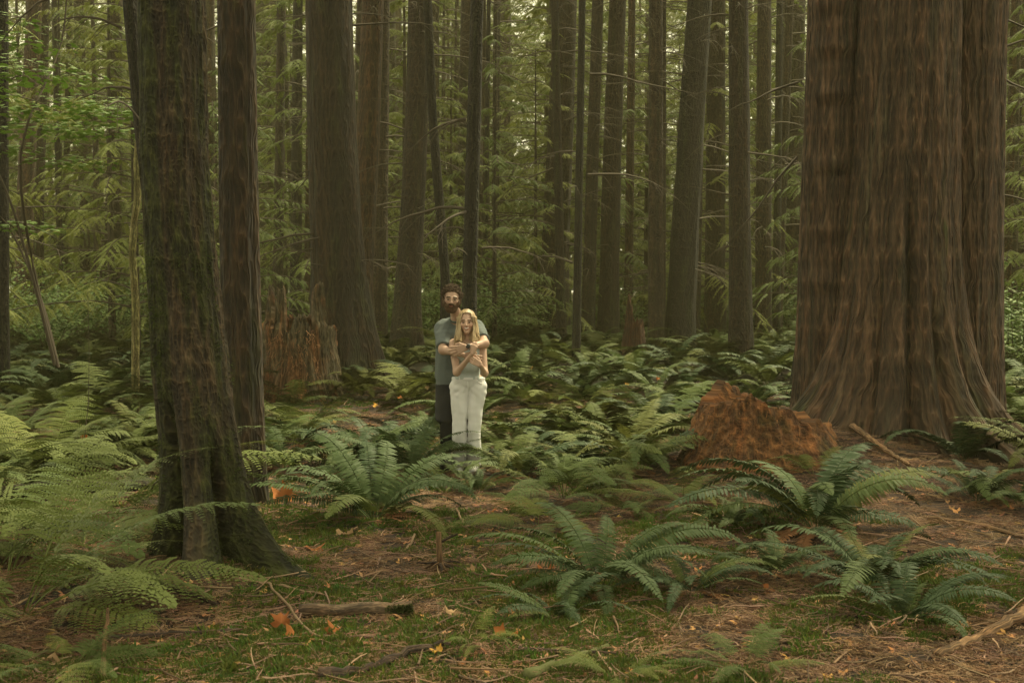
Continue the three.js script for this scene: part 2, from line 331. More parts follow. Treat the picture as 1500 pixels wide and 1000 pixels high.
{ // fluted cedar of three fused stems
  const b = at(1312, 660, 12.5); b.y = height(b.x, b.z);
  const T = thing('cedar_tree', 'huge fluted cedar trunk of three fused stems behind the red stump', 'tree', [b.x, b.y, b.z]);
  const H = 24, line = [V(0, -0.6, 0), V(0.0, 2, 0), V(0.04, 5, 0), V(0.3, H, -0.3)];
  const roots = [[0.25, 0.4, 0.05], [0.72, 1.05, 0.03], [1.1, 1.15, 0.03], [1.5, 0.7, 0.03], [2.0, 0.5, 0.03], [2.5, 0.55, 0.05], [2.98, 0.95, 0.06], [3.9, 0.6, 0.1], [4.8, 0.6, 0.1], [5.7, 0.6, 0.1]];
  const knobs = [[2.3, 0.5], [3.0, 0.8], [3.75, 1], [4.25, 0.9], [4.7, 0.7], [1.75, .6]];
  const grain = (cx, h, cz) => 0.035 * fbm(cx * 2.4, h * 0.3, cz * 2.4, 2) + 0.012 * noise(cx * 8, h * 0.7, cz * 8) + 0.007 * noise(cx * 30, h * 3, cz * 30) - 0.022 * crack(cx * 6, h * 0.5, cz * 6) - 0.010 * crack(cx * 15 + 3, h * 1.1, cz * 15);
  const thin = h => 1 - 0.35 * clamp((h - 5) / 19);
  const main = (th, h) => {                                            // middle stem and all the roots
    const hh = Math.max(-0.1, h), cx = Math.cos(th), cz = Math.sin(th); let q = (0.54 + 0.27 * Math.exp(-hh / 1.3)) * thin(h), f = 0;
    for (const [t, k, w] of roots) f += k * Math.exp(-(angd(th, t) ** 2) / w);
    q += f * (0.46 * Math.exp(-hh / 0.38) + 0.17 * Math.exp(-hh / 1.0)) + 0.34 * cx * cx * Math.exp(-hh / 0.8);
    q -= 0.11 * Math.exp(-(angd(th, 1.74) ** 2) / 0.004) * smooth(3.1, 2.3, h) + 0.07 * Math.exp(-(angd(th, 1.32) ** 2) / 0.003) * smooth(1.9, 1.2, h) + 0.07 * Math.exp(-(angd(th, 2.2) ** 2) / 0.003) * smooth(2.2, 1.4, h) + 0.07 * Math.exp(-(angd(th, 0.95) ** 2) / 0.003) * smooth(1.5, .9, h);
    return q + grain(cx, h, cz);
  };
  const left = (th, h) => { let q = (0.30 + 0.12 * Math.exp(-Math.max(0, h) / 0.9)) * thin(h) + 0.6 * grain(Math.cos(th) + 3, h, Math.sin(th)); for (const [kh, ks] of knobs) q += 0.05 * ks * Math.exp(-((h - kh) ** 2) / 0.008) * Math.exp(-(angd(th, 1.9) ** 2) / 0.5) - 0.03 * ks * Math.exp(-((h - kh + 0.13) ** 2) / 0.004) * Math.exp(-(angd(th, 1.7) ** 2) / 0.3); return q; };
  const right = (th, h) => (0.37 + 0.10 * Math.exp(-Math.max(0, h) / 1.6)) * thin(h) + 0.7 * grain(Math.cos(th) + 7, h, Math.sin(th));
  const color = (o, base) => (th, h) => {
    const cx = Math.cos(th) + o, cz = Math.sin(th), n = fbm(cx * 5, h * 0.6, cz * 5, 3), fine = noise(cx * 30, h * 3, cz * 30), g = fbm(cx * 6 + 4, h * 0.7, cz * 6, 3);
    let c = mix3([0.11, 0.07, 0.043], [0.215, 0.13, 0.08], clamp(0.45 + 1.2 * n + 0.5 * fine));
    c = mix3(c, [0.125, 0.115, 0.07], smooth(0.10, 0.4, g) * 0.7);          // grey-green lichen streaks
    const m = base ? smooth(0.06, 0.34, fbm(cx * 5 + 2, h * 1.3, cz * 5, 3) + 0.42 * Math.exp(-((h - 0.42) ** 2) / 0.12) * (Math.exp(-(angd(th, 1.05) ** 2) / 0.2) + Math.exp(-(angd(th, 3.05) ** 2) / 0.05)) - 0.2 + 0.12 * fine) : 0;
    return mix3(c, [0.05, 0.072, 0.016], m * 0.85);
  };
  const stem = (name, x, z, rad, o, base, girth, seg) => part(name, trunkGeometry({ line: [V(x, -0.6, z), V(x, 2, z), V(x * 0.98 + 0.04, 5, z), V(x * 0.6 + 0.3, H, z - 0.3)], rad, seg, rows: rowsTo(H, 0.03, 5.4, 1.2, -0.5), color: color(o, base), girth, tile: 0.8 }), M.cedarBark, T);
  stem('trunk', -0.05, 0.2, main, 0, true, 4, 300); stem('side_stem', -0.77, -0.02, left, 5, false, 2, 130); stem('side_stem', 0.77, -0.10, right, 9, false, 2.6, 150);
  const c = CROWNS[4]; for (const k of [0]) { const f = part('crown', c.foliage, M.needle[0], T); f.scale.setScalar(1.3); const w = part('crown_branchwork', c.wood, M.deadTwig, T); w.scale.setScalar(1.3); }
  const r = rng(8), lim = [];
  for (const [px, py, dx, dy, l] of [[1455, 75, 1, .3, 1.4], [1462, 110, .9, -.5, .9], [1452, 285, 1, .12, 1.0], [1450, 20, 1, -.3, 1.2], [1168, 230, -.7, -.9, 1.6], [1170, 120, -1, -.2, 1.0]]) lim.push(rod(wander(r, at(px, py, 13).sub(b), V(dx, dy, 0.2), l, 9, 0.35, 0.2), 0.016, 0.004, 5));
  part('dead_branchwork', mergeGeometries(lim), M.deadTwig, T);
}
trunkTree(201, { base: [358, 722], top: 346, via: [[352, 450]], width: 54, bark: 'grey', kind: 'cedarBark', flare: 0.35, moss: 0.6, label: 'slim reddish striped trunk close behind the dark mossy trunk', depth: 9.6, seg: 60, rows: rowsTo(25, 0.05, 4.5, 1.12), crown: true, limbs: false });

// ---------------------------------------------------------------- trunks the photo lets one tell apart
trunkTree(202, { base: [508, 560], top: 482, via: [[496, 420], [486, 200]], width: 70, flare: 0.75, kind: 'cedarBark', moss: 0.7, label: 'thick brown trunk directly behind the grey jagged stump', seg: 48, rows: rowsTo(25, 0.08, 6, 1.1) });
trunkTree(203, { base: [532, 528], top: 546, via: [[527, 420], [538, 220]], width: 34, bark: 'red', label: 'reddish brown trunk half hidden by the thick trunk behind the jagged stump', kind: 'cedarBark' });
trunkTree(204, { base: [554, 512], top: 561, width: 21, bark: 'grey', label: 'slender pale trunk to the left of the curved trunk' });
trunkTree(205, { base: [594, 530], top: 614, via: [[596, 440], [606, 280], [612, 120]], width: 34, flare: 0.7, moss: 0.8, label: 'curved dark trunk with flared foot left of the couple' });
trunkTree(206, { base: [652, 500], top: 626, via: [[652, 400], [634, 180]], width: 13, bark: 'dark', label: 'thin black trunk leaning above the bearded man', crown: false, limbs: false, depth: 19 });
trunkTree(207, { base: [684, 560], top: 699, via: [[688, 400], [694, 180]], width: 20, bark: 'dark', label: 'straight black trunk rising right behind the couple', depth: 16, crown: false });
trunkTree(208, { base: [806, 502], top: 828, via: [[812, 400], [822, 180]], width: 38, flare: 0.55, bark: 'brown', label: 'broad tapering trunk right of the couple', seg: 40 });
trunkTree(209, { base: [843, 522], top: 853, width: 11, bark: 'dark', label: 'thin straight dark pole trunk beside the broad tapering trunk', crown: false, depth: 21, flare: 0.15 });
trunkTree(210, { base: [860, 508], top: 876, via: [[866, 300]], width: 18, bark: 'brown', label: 'narrow trunk leaning right behind the thin dark pole' });
trunkTree(211, { base: [890, 505], top: 905, via: [[896, 250]], width: 27, bark: 'brown', label: 'mid-sized trunk to the left of the pointed red snag', flare: 0.3 });
trunkTree(212, { base: [961, 522], top: 961, width: 21, bark: 'grey', label: 'straight bare trunk right behind the pointed red snag', flare: 0.2 });
trunkTree(213, { base: [992, 522], top: 1025, via: [[998, 440], [1012, 200]], width: 38, bark: 'dark', label: 'thick dark trunk with flaking foot leaning to the right', flare: 0.25, seg: 40 });
trunkTree(214, { base: [1047, 508], top: 1050, width: 28, bark: 'brown', label: 'upright trunk just right of the thick leaning one', flare: 0.3 });
trunkTree(215, { base: [1086, 545], top: 1082, width: 30, bark: 'brown', label: 'upright trunk standing in ferns behind the red rotten stump', flare: 0.35, seg: 36 });
trunkTree(216, { base: [1118, 512], top: 1120, width: 22, bark: 'grey', label: 'pale upright trunk with dark root mass left of the huge cedar', flare: 0.3 });
trunkTree(217, { base: [1138, 500], top: 1158, width: 12, bark: 'grey', label: 'thin pale trunk leaning towards the huge cedar', flare: 0.2, crown: false });
trunkTree(218, { base: [1162, 540], top: 1230, width: 16, bark: 'dark', label: 'dark mossy sapling trunk touching the left side of the cedar', depth: 17, crown: false, limbs: false, moss: 1 });
trunkTree(219, { base: [34, 498], top: 50, via: [[36, 300]], width: 24, bark: 'red', label: 'left one of two close reddish trunks behind the vine maple' });
trunkTree(220, { base: [52, 492], top: 64, via: [[54, 300]], width: 18, bark: 'brown', label: 'right one of two close trunks behind the vine maple' });
trunkTree(221, { base: [0, 520], top: 2, width: 18, bark: 'dark', label: 'dark trunk cut by the picture border behind the vine maple', depth: 17 });
trunkTree(222, { base: [1476, 505], top: 1490, width: 17, bark: 'red', label: 'reddish slender trunk standing clear to the right of the cedar' });
trunkTree(223, { base: [1462, 498], top: 1468, width: 12, bark: 'grey', label: 'thin pale trunk close beside the right edge of the cedar', crown: false });
trunkTree(224, { base: [1497, 500], top: 1500, width: 14, bark: 'brown', label: 'narrow brown trunk at the edge of the ferns far right of the cedar' });
trunkTree(225, { base: [405, 505], top: 412, width: 14, bark: 'brown', label: 'narrow trunk rising behind the jagged stump', crown: false });
trunkTree(226, { base: [432, 500], top: 436, width: 16, bark: 'dark', label: 'dark narrow trunk between the slim reddish trunk and the thick trunk' });
trunkTree(227, { base: [716, 490], top: 708, width: 9, bark: 'grey', label: 'thin distant trunk right of the straight black trunk', crown: false });
trunkTree(228, { base: [920, 492], top: 926, width: 12, bark: 'red', label: 'thin pale red trunk seen far behind the pointed snag', crown: false });
{ // crooked yellow-green alder stem
  const b = at(197, 520, 15.5); b.y = height(b.x, b.z); const D = 15.5, T = thing('alder_tree', 'crooked yellow-green mossy alder stem beside the dark mossy trunk', 'tree', [b.x, b.y, b.z]);
  const line = [[196, 520], [198, 440], [193, 370], [196, 325], [201, 290], [200, 240], [207, 120], [212, 0]].map(p => at(...p, D).sub(b)); line[0].y = -0.3;
  part('trunk', trunkGeometry({ line: [...line, V(line[7].x + .3, 13, 0)], rad: (th, h) => 0.052 * (1.1 - h / 16) + 0.006 * noise(th * 2, h * 5), seg: 12, rows: rowsTo(13, 0.12, 9, 1.2), color: (th, h) => mix3([0.55, 0.49, 0.22], [0.38, 0.37, 0.11], clamp(0.5 + 1.5 * fbm(Math.cos(th), h * 2, Math.sin(th), 2))), girth: 0.6 }), M.firBark, T);
}

// ---------------------------------------------------------------- stumps
function stumpGeometry({ R, top, wall, lean = 0, seg = 120, rows = 46, color, floor = 0.3, rough = 0.03, seed = 0, iso = 1 }) {
  const pos = [], uv = [], col = [], idx = [], N = rows + 16;
  for (let j = 0; j <= N; j++) for (let i = 0; i <= seg; i++) {
    const th = (i % seg) / seg * 2 * Math.PI, H = top(th), inner = j > rows, t = inner ? 1 - (j - rows) / 16 : j / rows;
    const bottom = inner ? H * floor : -0.2, h = lerp(bottom, H, t), cx = Math.cos(th), cz = Math.sin(th);
    let r = R(th, h) + rough * fbm(cx * 5 + seed, h * 1.5 * iso, cz * 5, 3) * 2 + rough * 0.5 * noise(cx * (iso > 1 ? 13 : 22) + seed, h * (iso > 1 ? 16 : 3), cz * (iso > 1 ? 13 : 22)) + rough * 0.35 / iso ** 3 * noise(cx * 40 + seed, h * 14, cz * 40);
    if (inner) r = Math.max(0, r - wall * (0.5 + 0.7 * (1 - t))) * (t < 0.01 ? 0 : 1) ;
    pos.push(r * cx + lean * h, h, r * cz); uv.push(i / seg * 6, h / 0.9); col.push(...color(th, h, H, inner));
  }
  for (let j = 0; j < N; j++) for (let i = 0; i < seg; i++) { const a = j * (seg + 1) + i, b = a + seg + 1; idx.push(a, b, a + 1, a + 1, b, b + 1); }
  return geoFrom(pos, idx, uv, col);
}
{ // grey jagged stump with red rotten heart
  const b = at(440, 590, 17.2); b.y = height(b.x, b.z);
  const T = thing('jagged_stump', 'tall grey jagged stump with reddish rotten heart', 'tree stump', [b.x, b.y, b.z]);
  const tooth = (th, a, w, k) => k * smooth(w, w * 0.72, Math.abs(angd(th, a)));
  const top = th => 1.0 + 0.09 * noise(th * 9, 3) + 0.05 * noise(th * 30, 3) + Math.max(tooth(th, 2.72, 0.42, 0.62), tooth(th, 2.02, 0.2, 0.6), tooth(th, 0.72, 0.26, 0.68), tooth(th, 4.4, 0.8, 0.2), tooth(th, 1.35, 0.3, 0.14), tooth(th, 3.5, 0.2, 0.5));
  const color = (th, h, H, inner) => { const cx = Math.cos(th), cz = Math.sin(th), n = fbm(cx * 6, h * 2, cz * 6, 3), red = smooth(-0.1, 0.25, fbm(cx * 2.5 + 1, h * 1.4, cz * 2.5, 3) + 0.35 * smooth(1.15, 0.5, h) * smooth(0, .7, cz) + (inner ? 0.2 : 0) - 0.1);
    return mix3(mix3([0.15, 0.125, 0.075], [0.25, 0.205, 0.125], clamp(0.5 + 1.5 * n)), mix3([0.19, 0.085, 0.04], [0.38, 0.175, 0.075], clamp(0.5 + 1.6 * n)), red); };
  part('shell', stumpGeometry({ R: (th, h) => 0.53 + 0.14 * Math.exp(-h / 0.35) - 0.04 * h + (h > 1.1 ? 0 : 0.03), top, wall: 0.13, color, seg: 200, rows: 60, rough: 0.045, seed: 3 }), M.cedarBark, T);
  const r = rng(31), fib = [];
  for (let i = 0; i < 170; i++) { const th = 0.9 + r() * 1.4, h = 0.25 + 0.75 * r(), q = 0.56 + 0.06 * Math.exp(-h / .3), p = V(q * Math.cos(th), h, q * Math.sin(th)); fib.push(rod(wander(r, p, V(Math.cos(th) * .5 + r() - .5, -1 + 0.8 * r(), Math.sin(th) * .5 + r() * .3), 0.04 + 0.08 * r(), 3, 0.7), 0.004, 0.002, 3)); }
  M.rotFibre = std(0.27, 0.13, 0.06, 0.95); tag(part('rotten_fibre', mergeGeometries(fib), M.rotFibre, T), null, null, null, 'stuff');
}
{ // crumbling orange-brown stump on the needle mound
  const b = at(1100, 690, 10.9); b.y = height(b.x, b.z) - 0.06;
  const T = thing('rotten_stump', 'low crumbling orange-brown rotten stump beside the huge cedar', 'tree stump', [b.x, b.y, b.z]);
  const top = th => { const cx = Math.cos(th), cz = Math.sin(th); return 0.50 - 0.20 * smooth(0.1, 1, cx) + 0.10 * Math.exp(-(angd(th, 2.0) ** 2) / 0.12) + 0.12 * Math.exp(-(angd(th, 4.4) ** 2) / 0.5) + 0.16 * fbm(cx * 2.2, cz * 2.2, 4, 2) + 0.09 * noise(cx * 6, cz * 6, 2) + 0.035 * noise(cx * 17, cz * 17, 6); };
  const R = (th, h) => { const c = Math.cos(th); return 0.52 + 0.16 * Math.max(0, c) + 0.17 * Math.exp(-Math.max(0, h + 0.05) / 0.2) * (1 + 0.9 * Math.max(0, c)) - 0.16 * h * h; };
  const color = (th, h, H, inner) => { const cx = Math.cos(th), cz = Math.sin(th), n = fbm(cx * 6, h * 7, cz * 6, 3), f = noise(cx * 18, h * 22, cz * 18), m = smooth(0.05, 0.35, fbm(cx * 3 + 8, h * 3, cz * 3, 3) + 0.1 * Math.max(0, cx));
    return mix3(mix3([0.20, 0.09, 0.038], [0.44, 0.205, 0.078], clamp(0.5 + 1.3 * n + 0.5 * f)), [0.075, 0.08, 0.025], m * 0.6); };
  part('shell', stumpGeometry({ R, top, wall: 0.2, color, seg: 260, rows: 90, floor: 0.8, rough: 0.04, seed: 9, iso: 1.4 }), M.rotWood, T);
  const r = rng(32), fib = [], chunk = [];
  for (let i = 0; i < 30; i++) { const th = r() * 6.28, H = top(th), h = H * (0.2 + 0.72 * Math.sqrt(r())), q = R(th, h) - 0.02 + 0.03 * r(), p = V(q * Math.cos(th), h, q * Math.sin(th)); fib.push(rod(wander(r, p, V((r() - .5) * .9 + .4 * Math.cos(th), r() < .5 ? 0.9 : -1, (r() - .5) * .9 + .4 * Math.sin(th)), 0.03 + 0.10 * r(), 3, 0.5), 0.005 * (0.4 + r()), 0.001, 3)); }
  M.rotOrange = std(0.33, 0.15, 0.06, 0.95); tag(part('rotten_fibre', mergeGeometries(fib), M.rotOrange, T), null, null, null, 'stuff');
  for (let i = 0; i < 60; i++) { const th = r() * 6.28, q = r() * 0.3, s = 0.03 + 0.05 * r(), g = new THREE.IcosahedronGeometry(s, 1), p = g.attributes.position; for (let k = 0; k < p.count; k++) { const f = 1 + 0.7 * noise(p.getX(k) * 30, p.getY(k) * 30, p.getZ(k) * 30 + i); p.setXYZ(k, p.getX(k) * f, p.getY(k) * f * 1.3, p.getZ(k) * f); } g.computeVertexNormals(); g.translate(q * Math.cos(th), top(th) * 0.72 + 0.04 * r() - 0.05, q * Math.sin(th)); chunk.push(g); }
  M.rotDark = std(0.20, 0.09, 0.038, 0.95); tag(part('rotten_crumb', mergeGeometries(chunk), M.rotDark, T), null, null, null, 'stuff');
}
{ // pointed red snag
  const b = ground(929, 532), T = thing('pointed_snag', 'pointed red-brown broken snag standing between two pale trunks', 'tree stump', [b.x, b.y, b.z]), s = -b.z / FOCAL;
  const top = th => 98 * s * (0.62 + 0.38 * smooth(-0.3, 1, Math.cos(th - 3.2)) + 0.12 * noise(th * 5, 2));
  part('shell', stumpGeometry({ R: (th, h) => (19 + 8 * Math.exp(-h / 0.2)) * s - 0.10 * h, top, wall: 0.08, lean: 0, seg: 60, rows: 30, rough: 0.03, color: (th, h) => mix3([0.12, 0.05, 0.025], [0.24, 0.10, 0.045], clamp(0.5 + 1.6 * fbm(Math.cos(th) * 5, h * 3, Math.sin(th) * 5, 3))) }), M.cedarBark, T);
}

// ---------------------------------------------------------------- the wood behind
{
  const r = rng(900), spots = [];
  const straight = i => { const rr = rng(i), ph = rr() * 40, [c0, c1] = BARKS[['brown', 'red', 'grey', 'brown', 'dark'][i % 5]]; return trunkGeometry({ line: [V(0, -0.5, 0), V(0, 10, 0), V((rr() - .5) * 1.2, 27, 0)], rad: (th, h) => (0.24 + 0.10 * Math.exp(-Math.max(0, h) / 0.5)) * (1.1 - 0.03 * h) * (1 + 0.06 * noise(Math.cos(th) * 2 + ph, h, Math.sin(th) * 2)), seg: 14, rows: rowsTo(27, 0.2, 1.2, 1.12), girth: 1.5, color: (th, h) => mix3(mix3(c1, c0, clamp(0.5 + 1.4 * fbm(Math.cos(th) + ph, h * .6, Math.sin(th), 2))), MOSS, 0.7 * smooth(0.1, 0.4, fbm(Math.cos(th) + ph, h, Math.sin(th) + 4, 2))) }); };
  const trunks = [0, 1, 2, 3, 4].map(i => straight(i + 950));
  const protos = trunks.map((t, i) => { const o = new THREE.Group(); part('trunk', t, M.firBark, o); part('dead_branchwork', LIMBS[i], M.deadTwig, o); part('crown', CROWNS[i].foliage, M.needle[i % 4], o); part('crown_branchwork', CROWNS[i].wood, M.deadTwig, o); return o; });
  const labels = ['distant brown conifer trunk in the hazy wood', 'distant reddish conifer trunk in the hazy wood', 'distant pale conifer trunk in the hazy wood', 'distant mossy brown conifer trunk in the hazy wood', 'distant dark conifer trunk in the hazy wood'];
  for (let tries = 0; tries < 4000 && spots.length < 105; tries++) {
    const D = 30 + 42 * Math.pow(r(), 0.8), x = (r() * 2 - 1) * (D * 0.5 + 4), gap = 1.5 + 0.01 * D;
    if (spots.some(s => Math.hypot(s[0] - x, s[1] - D) < gap)) continue;
    spots.push([x, D]); const i = spots.length % 5, o = protos[i].clone(); o.name = numbered('distant_tree'); o.position.set(x, height(x, -D), -D); o.rotation.y = r() * 6.28; const s = 0.8 + 0.5 * r(), w = s * (0.55 + 0.9 * r() * r()); o.scale.set(s, s, s); o.children[0].scale.set(w, 1, w); for (const c of [o.children[2], o.children[3]]) c.scale.set(0.62, 1, 0.62); if (spots.length % 3 || D < 50) o.remove(o.children[3], o.children[2]); o.rotation.z = (r() - .5) * 0.06;
    scene.add(o); tag(o, labels[i], 'tree', 'distant conifers in the wood');
  }
  for (let n = 0, t = 0; n < 26 && t < 2000; t++) { // thin bare poles
    const D = 25 + 26 * r(), x = (r() * 2 - 1) * (D * 0.48); if (spots.some(s => Math.hypot(s[0] - x, s[1] - D) < 1.0)) continue;
    spots.push([x, D]); n++; const i = n % 5, o = protos[i].clone(); o.remove(o.children[3], o.children[2]); o.name = numbered('thin_tree'); o.position.set(x, height(x, -D), -D); o.rotation.set((r() - .5) * .05, r() * 6.28, (r() - .5) * 0.12); const w = 0.22 + 0.22 * r(); o.children[0].scale.set(w, 1, w); scene.add(o); tag(o, ['thin bare brown pole trunk in the wood', 'thin bare reddish pole trunk in the wood', 'thin bare pale pole trunk in the wood', 'thin bare mossy pole trunk in the wood', 'thin bare dark pole trunk in the wood'][i], 'tree', 'thin bare trunks between the conifers');
  }
  // trees round the photographer: out of the frame, their crowns shade the foreground
  const round = [[-4.5, 1.5], [-1.2, -3.5], [2.8, -1.5], [5.5, 3.5], [-6.8, 5.5], [7.5, 8.5], [-7.5, 11], [0.8, -7], [9.5, 14], [-3.8, -5.5], [4.6, -5], [-7, -2.5], [7.8, -1], [-2, -10], [3.2, -10.5], [-6.5, -9], [7.5, -8], [-11, 3], [11, 3.5], [-11, 9]];
  round.forEach(([x, D], i) => { const o = protos[(i + 2) % 5].clone(); o.name = numbered('conifer_tree'); o.position.set(x, height(x, -D), -D); o.rotation.y = i * 1.3; scene.add(o); tag(o, 'tall conifer shading the foreground from beside the photographer', 'tree', 'conifers round the photographer'); });
  // young hemlocks with green boughs down to the ground
  const yg = trunkGeometry({ line: [V(0, -0.3, 0), V(0, 4, 0), V(0.05, 8.5, 0)], rad: (th, h) => 0.07 * (1.15 - h / 8.6), seg: 8, rows: rowsTo(8.5, 0.4, 4, 1.1), girth: 0.5, color: () => [0.09, 0.07, 0.045] });
  const yproto = YOUNG.map((c, i) => { const o = new THREE.Group(); part('trunk', yg, M.firBark, o); part('crown', c.foliage, M.needle[(i + 1) % 4], o); part('crown_branchwork', c.wood, M.deadTwig, o); return o; });
  const manual = [[-7.6, 23], [-6.0, 25], [-9.5, 27], [-4.7, 27], [-1.6, 30], [-0.4, 26], [0.6, 29], [1.4, 33], [-3.0, 32], [3.0, 33], [5.2, 30], [11.5, 24], [12.8, 29], [13, 21], [-10, 20], [8, 34], [-6.8, 34], [-12, 33], [1.2, 40], [4.6, 38], [-2, 42], [7.8, 27]];
  const mine = [...manual, [-3, -4], [3.5, -3.5], [0.5, -9], [-8, 0], [8.5, 1], [-5.5, -7], [6, -7]];
  for (let t = 0; t < 400 && mine.length < 132; t++) { const D = 32 + 36 * r(), x = (r() * 2 - 1) * (D * 0.5); if (mine.every(s => Math.hypot(s[0] - x, s[1] - D) > 1.7)) mine.push([x, D]); }
  mine.forEach(([x, D], i) => { const o = yproto[i % 4].clone(); o.name = numbered('young_hemlock'); o.position.set(x, height(x, -D), -D); o.rotation.y = r() * 6.28; o.scale.setScalar((0.75 + 0.5 * r()) * (D > 30 ? 1.45 : 1)); scene.add(o); const near = D < 14, zone = x < -0.14 * D ? 'left of the couple' : x < 0.06 * D ? 'behind the couple' : 'between the couple and the cedar'; tag(o, near ? 'young hemlock shading the foreground from beside the photographer' : `${o.scale.x > 1.2 ? 'tall' : 'low'} young hemlock with drooping green boughs under the trunks ${zone}`, 'tree', near ? 'young hemlocks round the photographer' : 'young hemlocks under the tall conifers'); });
  // far-off forest that reads as one mass
  const F = new THREE.InstancedMesh(YOUNG[1].foliage, M.needle[1], 640); F.name = 'far_forest'; const m4 = new THREE.Matrix4(), q = new THREE.Quaternion(), e = new THREE.Euler();
  for (let i = 0; i < 640; i++) { const D = 60 + 75 * r(), x = (r() * 2 - 1) * (D * 0.55 + 5), s = 1 + 0.7 * r(); e.set(0, r() * 6.28, 0); m4.compose(V(x, height(x, -D) + (r() < .35 ? 0 : 6 + 20 * r()), -D), q.setFromEuler(e), V(s, s * 1.2, s)); F.setMatrixAt(i, m4); }
  scene.add(F); tag(F, 'hazy green mass of far forest between the trunks', 'forest', null, 'stuff'); F.castShadow = F.receiveShadow = true;
}

// ---------------------------------------------------------------- ferns
// the arching midrib of a frond in the x-y plane: first angle, last angle (radians above level), length
function midrib(L, a0, a1, n, wob, r) {
  const pts = [V(0, 0, 0)], bend = (r() - .5) * wob; let x = 0, y = 0, z = 0;
  for (let i = 1; i <= n; i++) { const t = i / n, a = lerp(a0, a1, Math.pow(t, 1.25)), b = bend * t; x += Math.cos(a) * Math.cos(b) * L / n; y += Math.sin(a) * L / n; z += Math.cos(a) * Math.sin(b) * L / n; pts.push(V(x, y, z)); }
  return pts;
}
function blade(A, p, d, up, l, w, fold, drop) {                    // a pinna: pointed strip of six triangles, bent down along its length
  const s = V(0, 0, 0).crossVectors(d, up).normalize();
  const st = [[0, 0.55], [0.3, 1], [0.7, 0.72], [1, 0]].map(([t, k]) => { const q = V(p.x + d.x * l * t, p.y + d.y * l * t - drop * l * t * t, p.z + d.z * l * t), h = w * k / 2; return [V(q.x + s.x * h, q.y + s.y * h - fold * h, q.z + s.z * h), V(q.x - s.x * h, q.y - s.y * h - fold * h, q.z - s.z * h)]; });
  for (let i = 0; i < 3; i++) { const [a, b] = st[i], [c, e] = st[i + 1]; A.push(a.x, a.y, a.z, b.x, b.y, b.z, c.x, c.y, c.z); if (i < 2) A.push(b.x, b.y, b.z, e.x, e.y, e.z, c.x, c.y, c.z); }
}
function ribTube(A, pts, r0) {
  for (let i = 0; i + 1 < pts.length; i++) { const a = pts[i], b = pts[i + 1], ra = r0 * (1 - 0.8 * i / pts.length), rb = r0 * (1 - 0.8 * (i + 1) / pts.length);
    A.push(a.x, a.y, a.z - ra, b.x, b.y, b.z - rb, a.x, a.y + ra * 1.3, a.z, a.x, a.y + ra * 1.3, a.z, b.x, b.y, b.z - rb, b.x, b.y + rb * 1.3, b.z, a.x, a.y + ra * 1.3, a.z, b.x, b.y + rb * 1.3, b.z, a.x, a.y, a.z + ra, a.x, a.y, a.z + ra, b.x, b.y + rb * 1.3, b.z, b.x, b.y, b.z + rb); }
}
function swordFrond(seed, L, a0, a1, W = 0.075, pairs = 34) {
  const r = rng(seed), A = [], n = pairs + 8, pts = midrib(L, a0, a1, n, 0.7, r), roll = (r() - .5) * 0.5;
  ribTube(A, pts.filter((_, i) => i % 3 === 0 || i === n), 0.0035);
  for (let i = 7; i <= n; i++) {
    const t = (i - 6) / (n - 6), f = V(0, 0, 0).subVectors(pts[i], pts[i - 1]).normalize(), side = V(-f.z, Math.sin(roll) * 0.5, f.x).normalize(), up = V(0, 0, 0).crossVectors(side, f).normalize(); if (up.y < 0 && a1 > -1.4) up.negate();
    const l = W * Math.min(1, 0.55 + t * 2.2) * Math.pow(Math.max(0, 1 - Math.pow(t, 2.6)), 0.8) + 0.004, w = L / n * (1.0 - 0.15 * t);
    for (const s of [-1, 1]) { if (r() < 0.015) continue; const d = side.clone().multiplyScalar(s).addScaledVector(f, 0.18 + 0.3 * t + 0.1 * (r() - .5)).addScaledVector(up, 0.10 + 0.22 * (r() - .5)).normalize(); blade(A, pts[i].clone().addScaledVector(f, (r() - .5) * 0.004 + (s > 0 ? 0.004 : 0)), d, up.clone().addScaledVector(f, (r() - .5) * .5).normalize(), l * (0.92 + 0.16 * r()), w, 0.25, 0.2 + 0.25 * r()); }
  }
  return foliageGeometry(A);
}
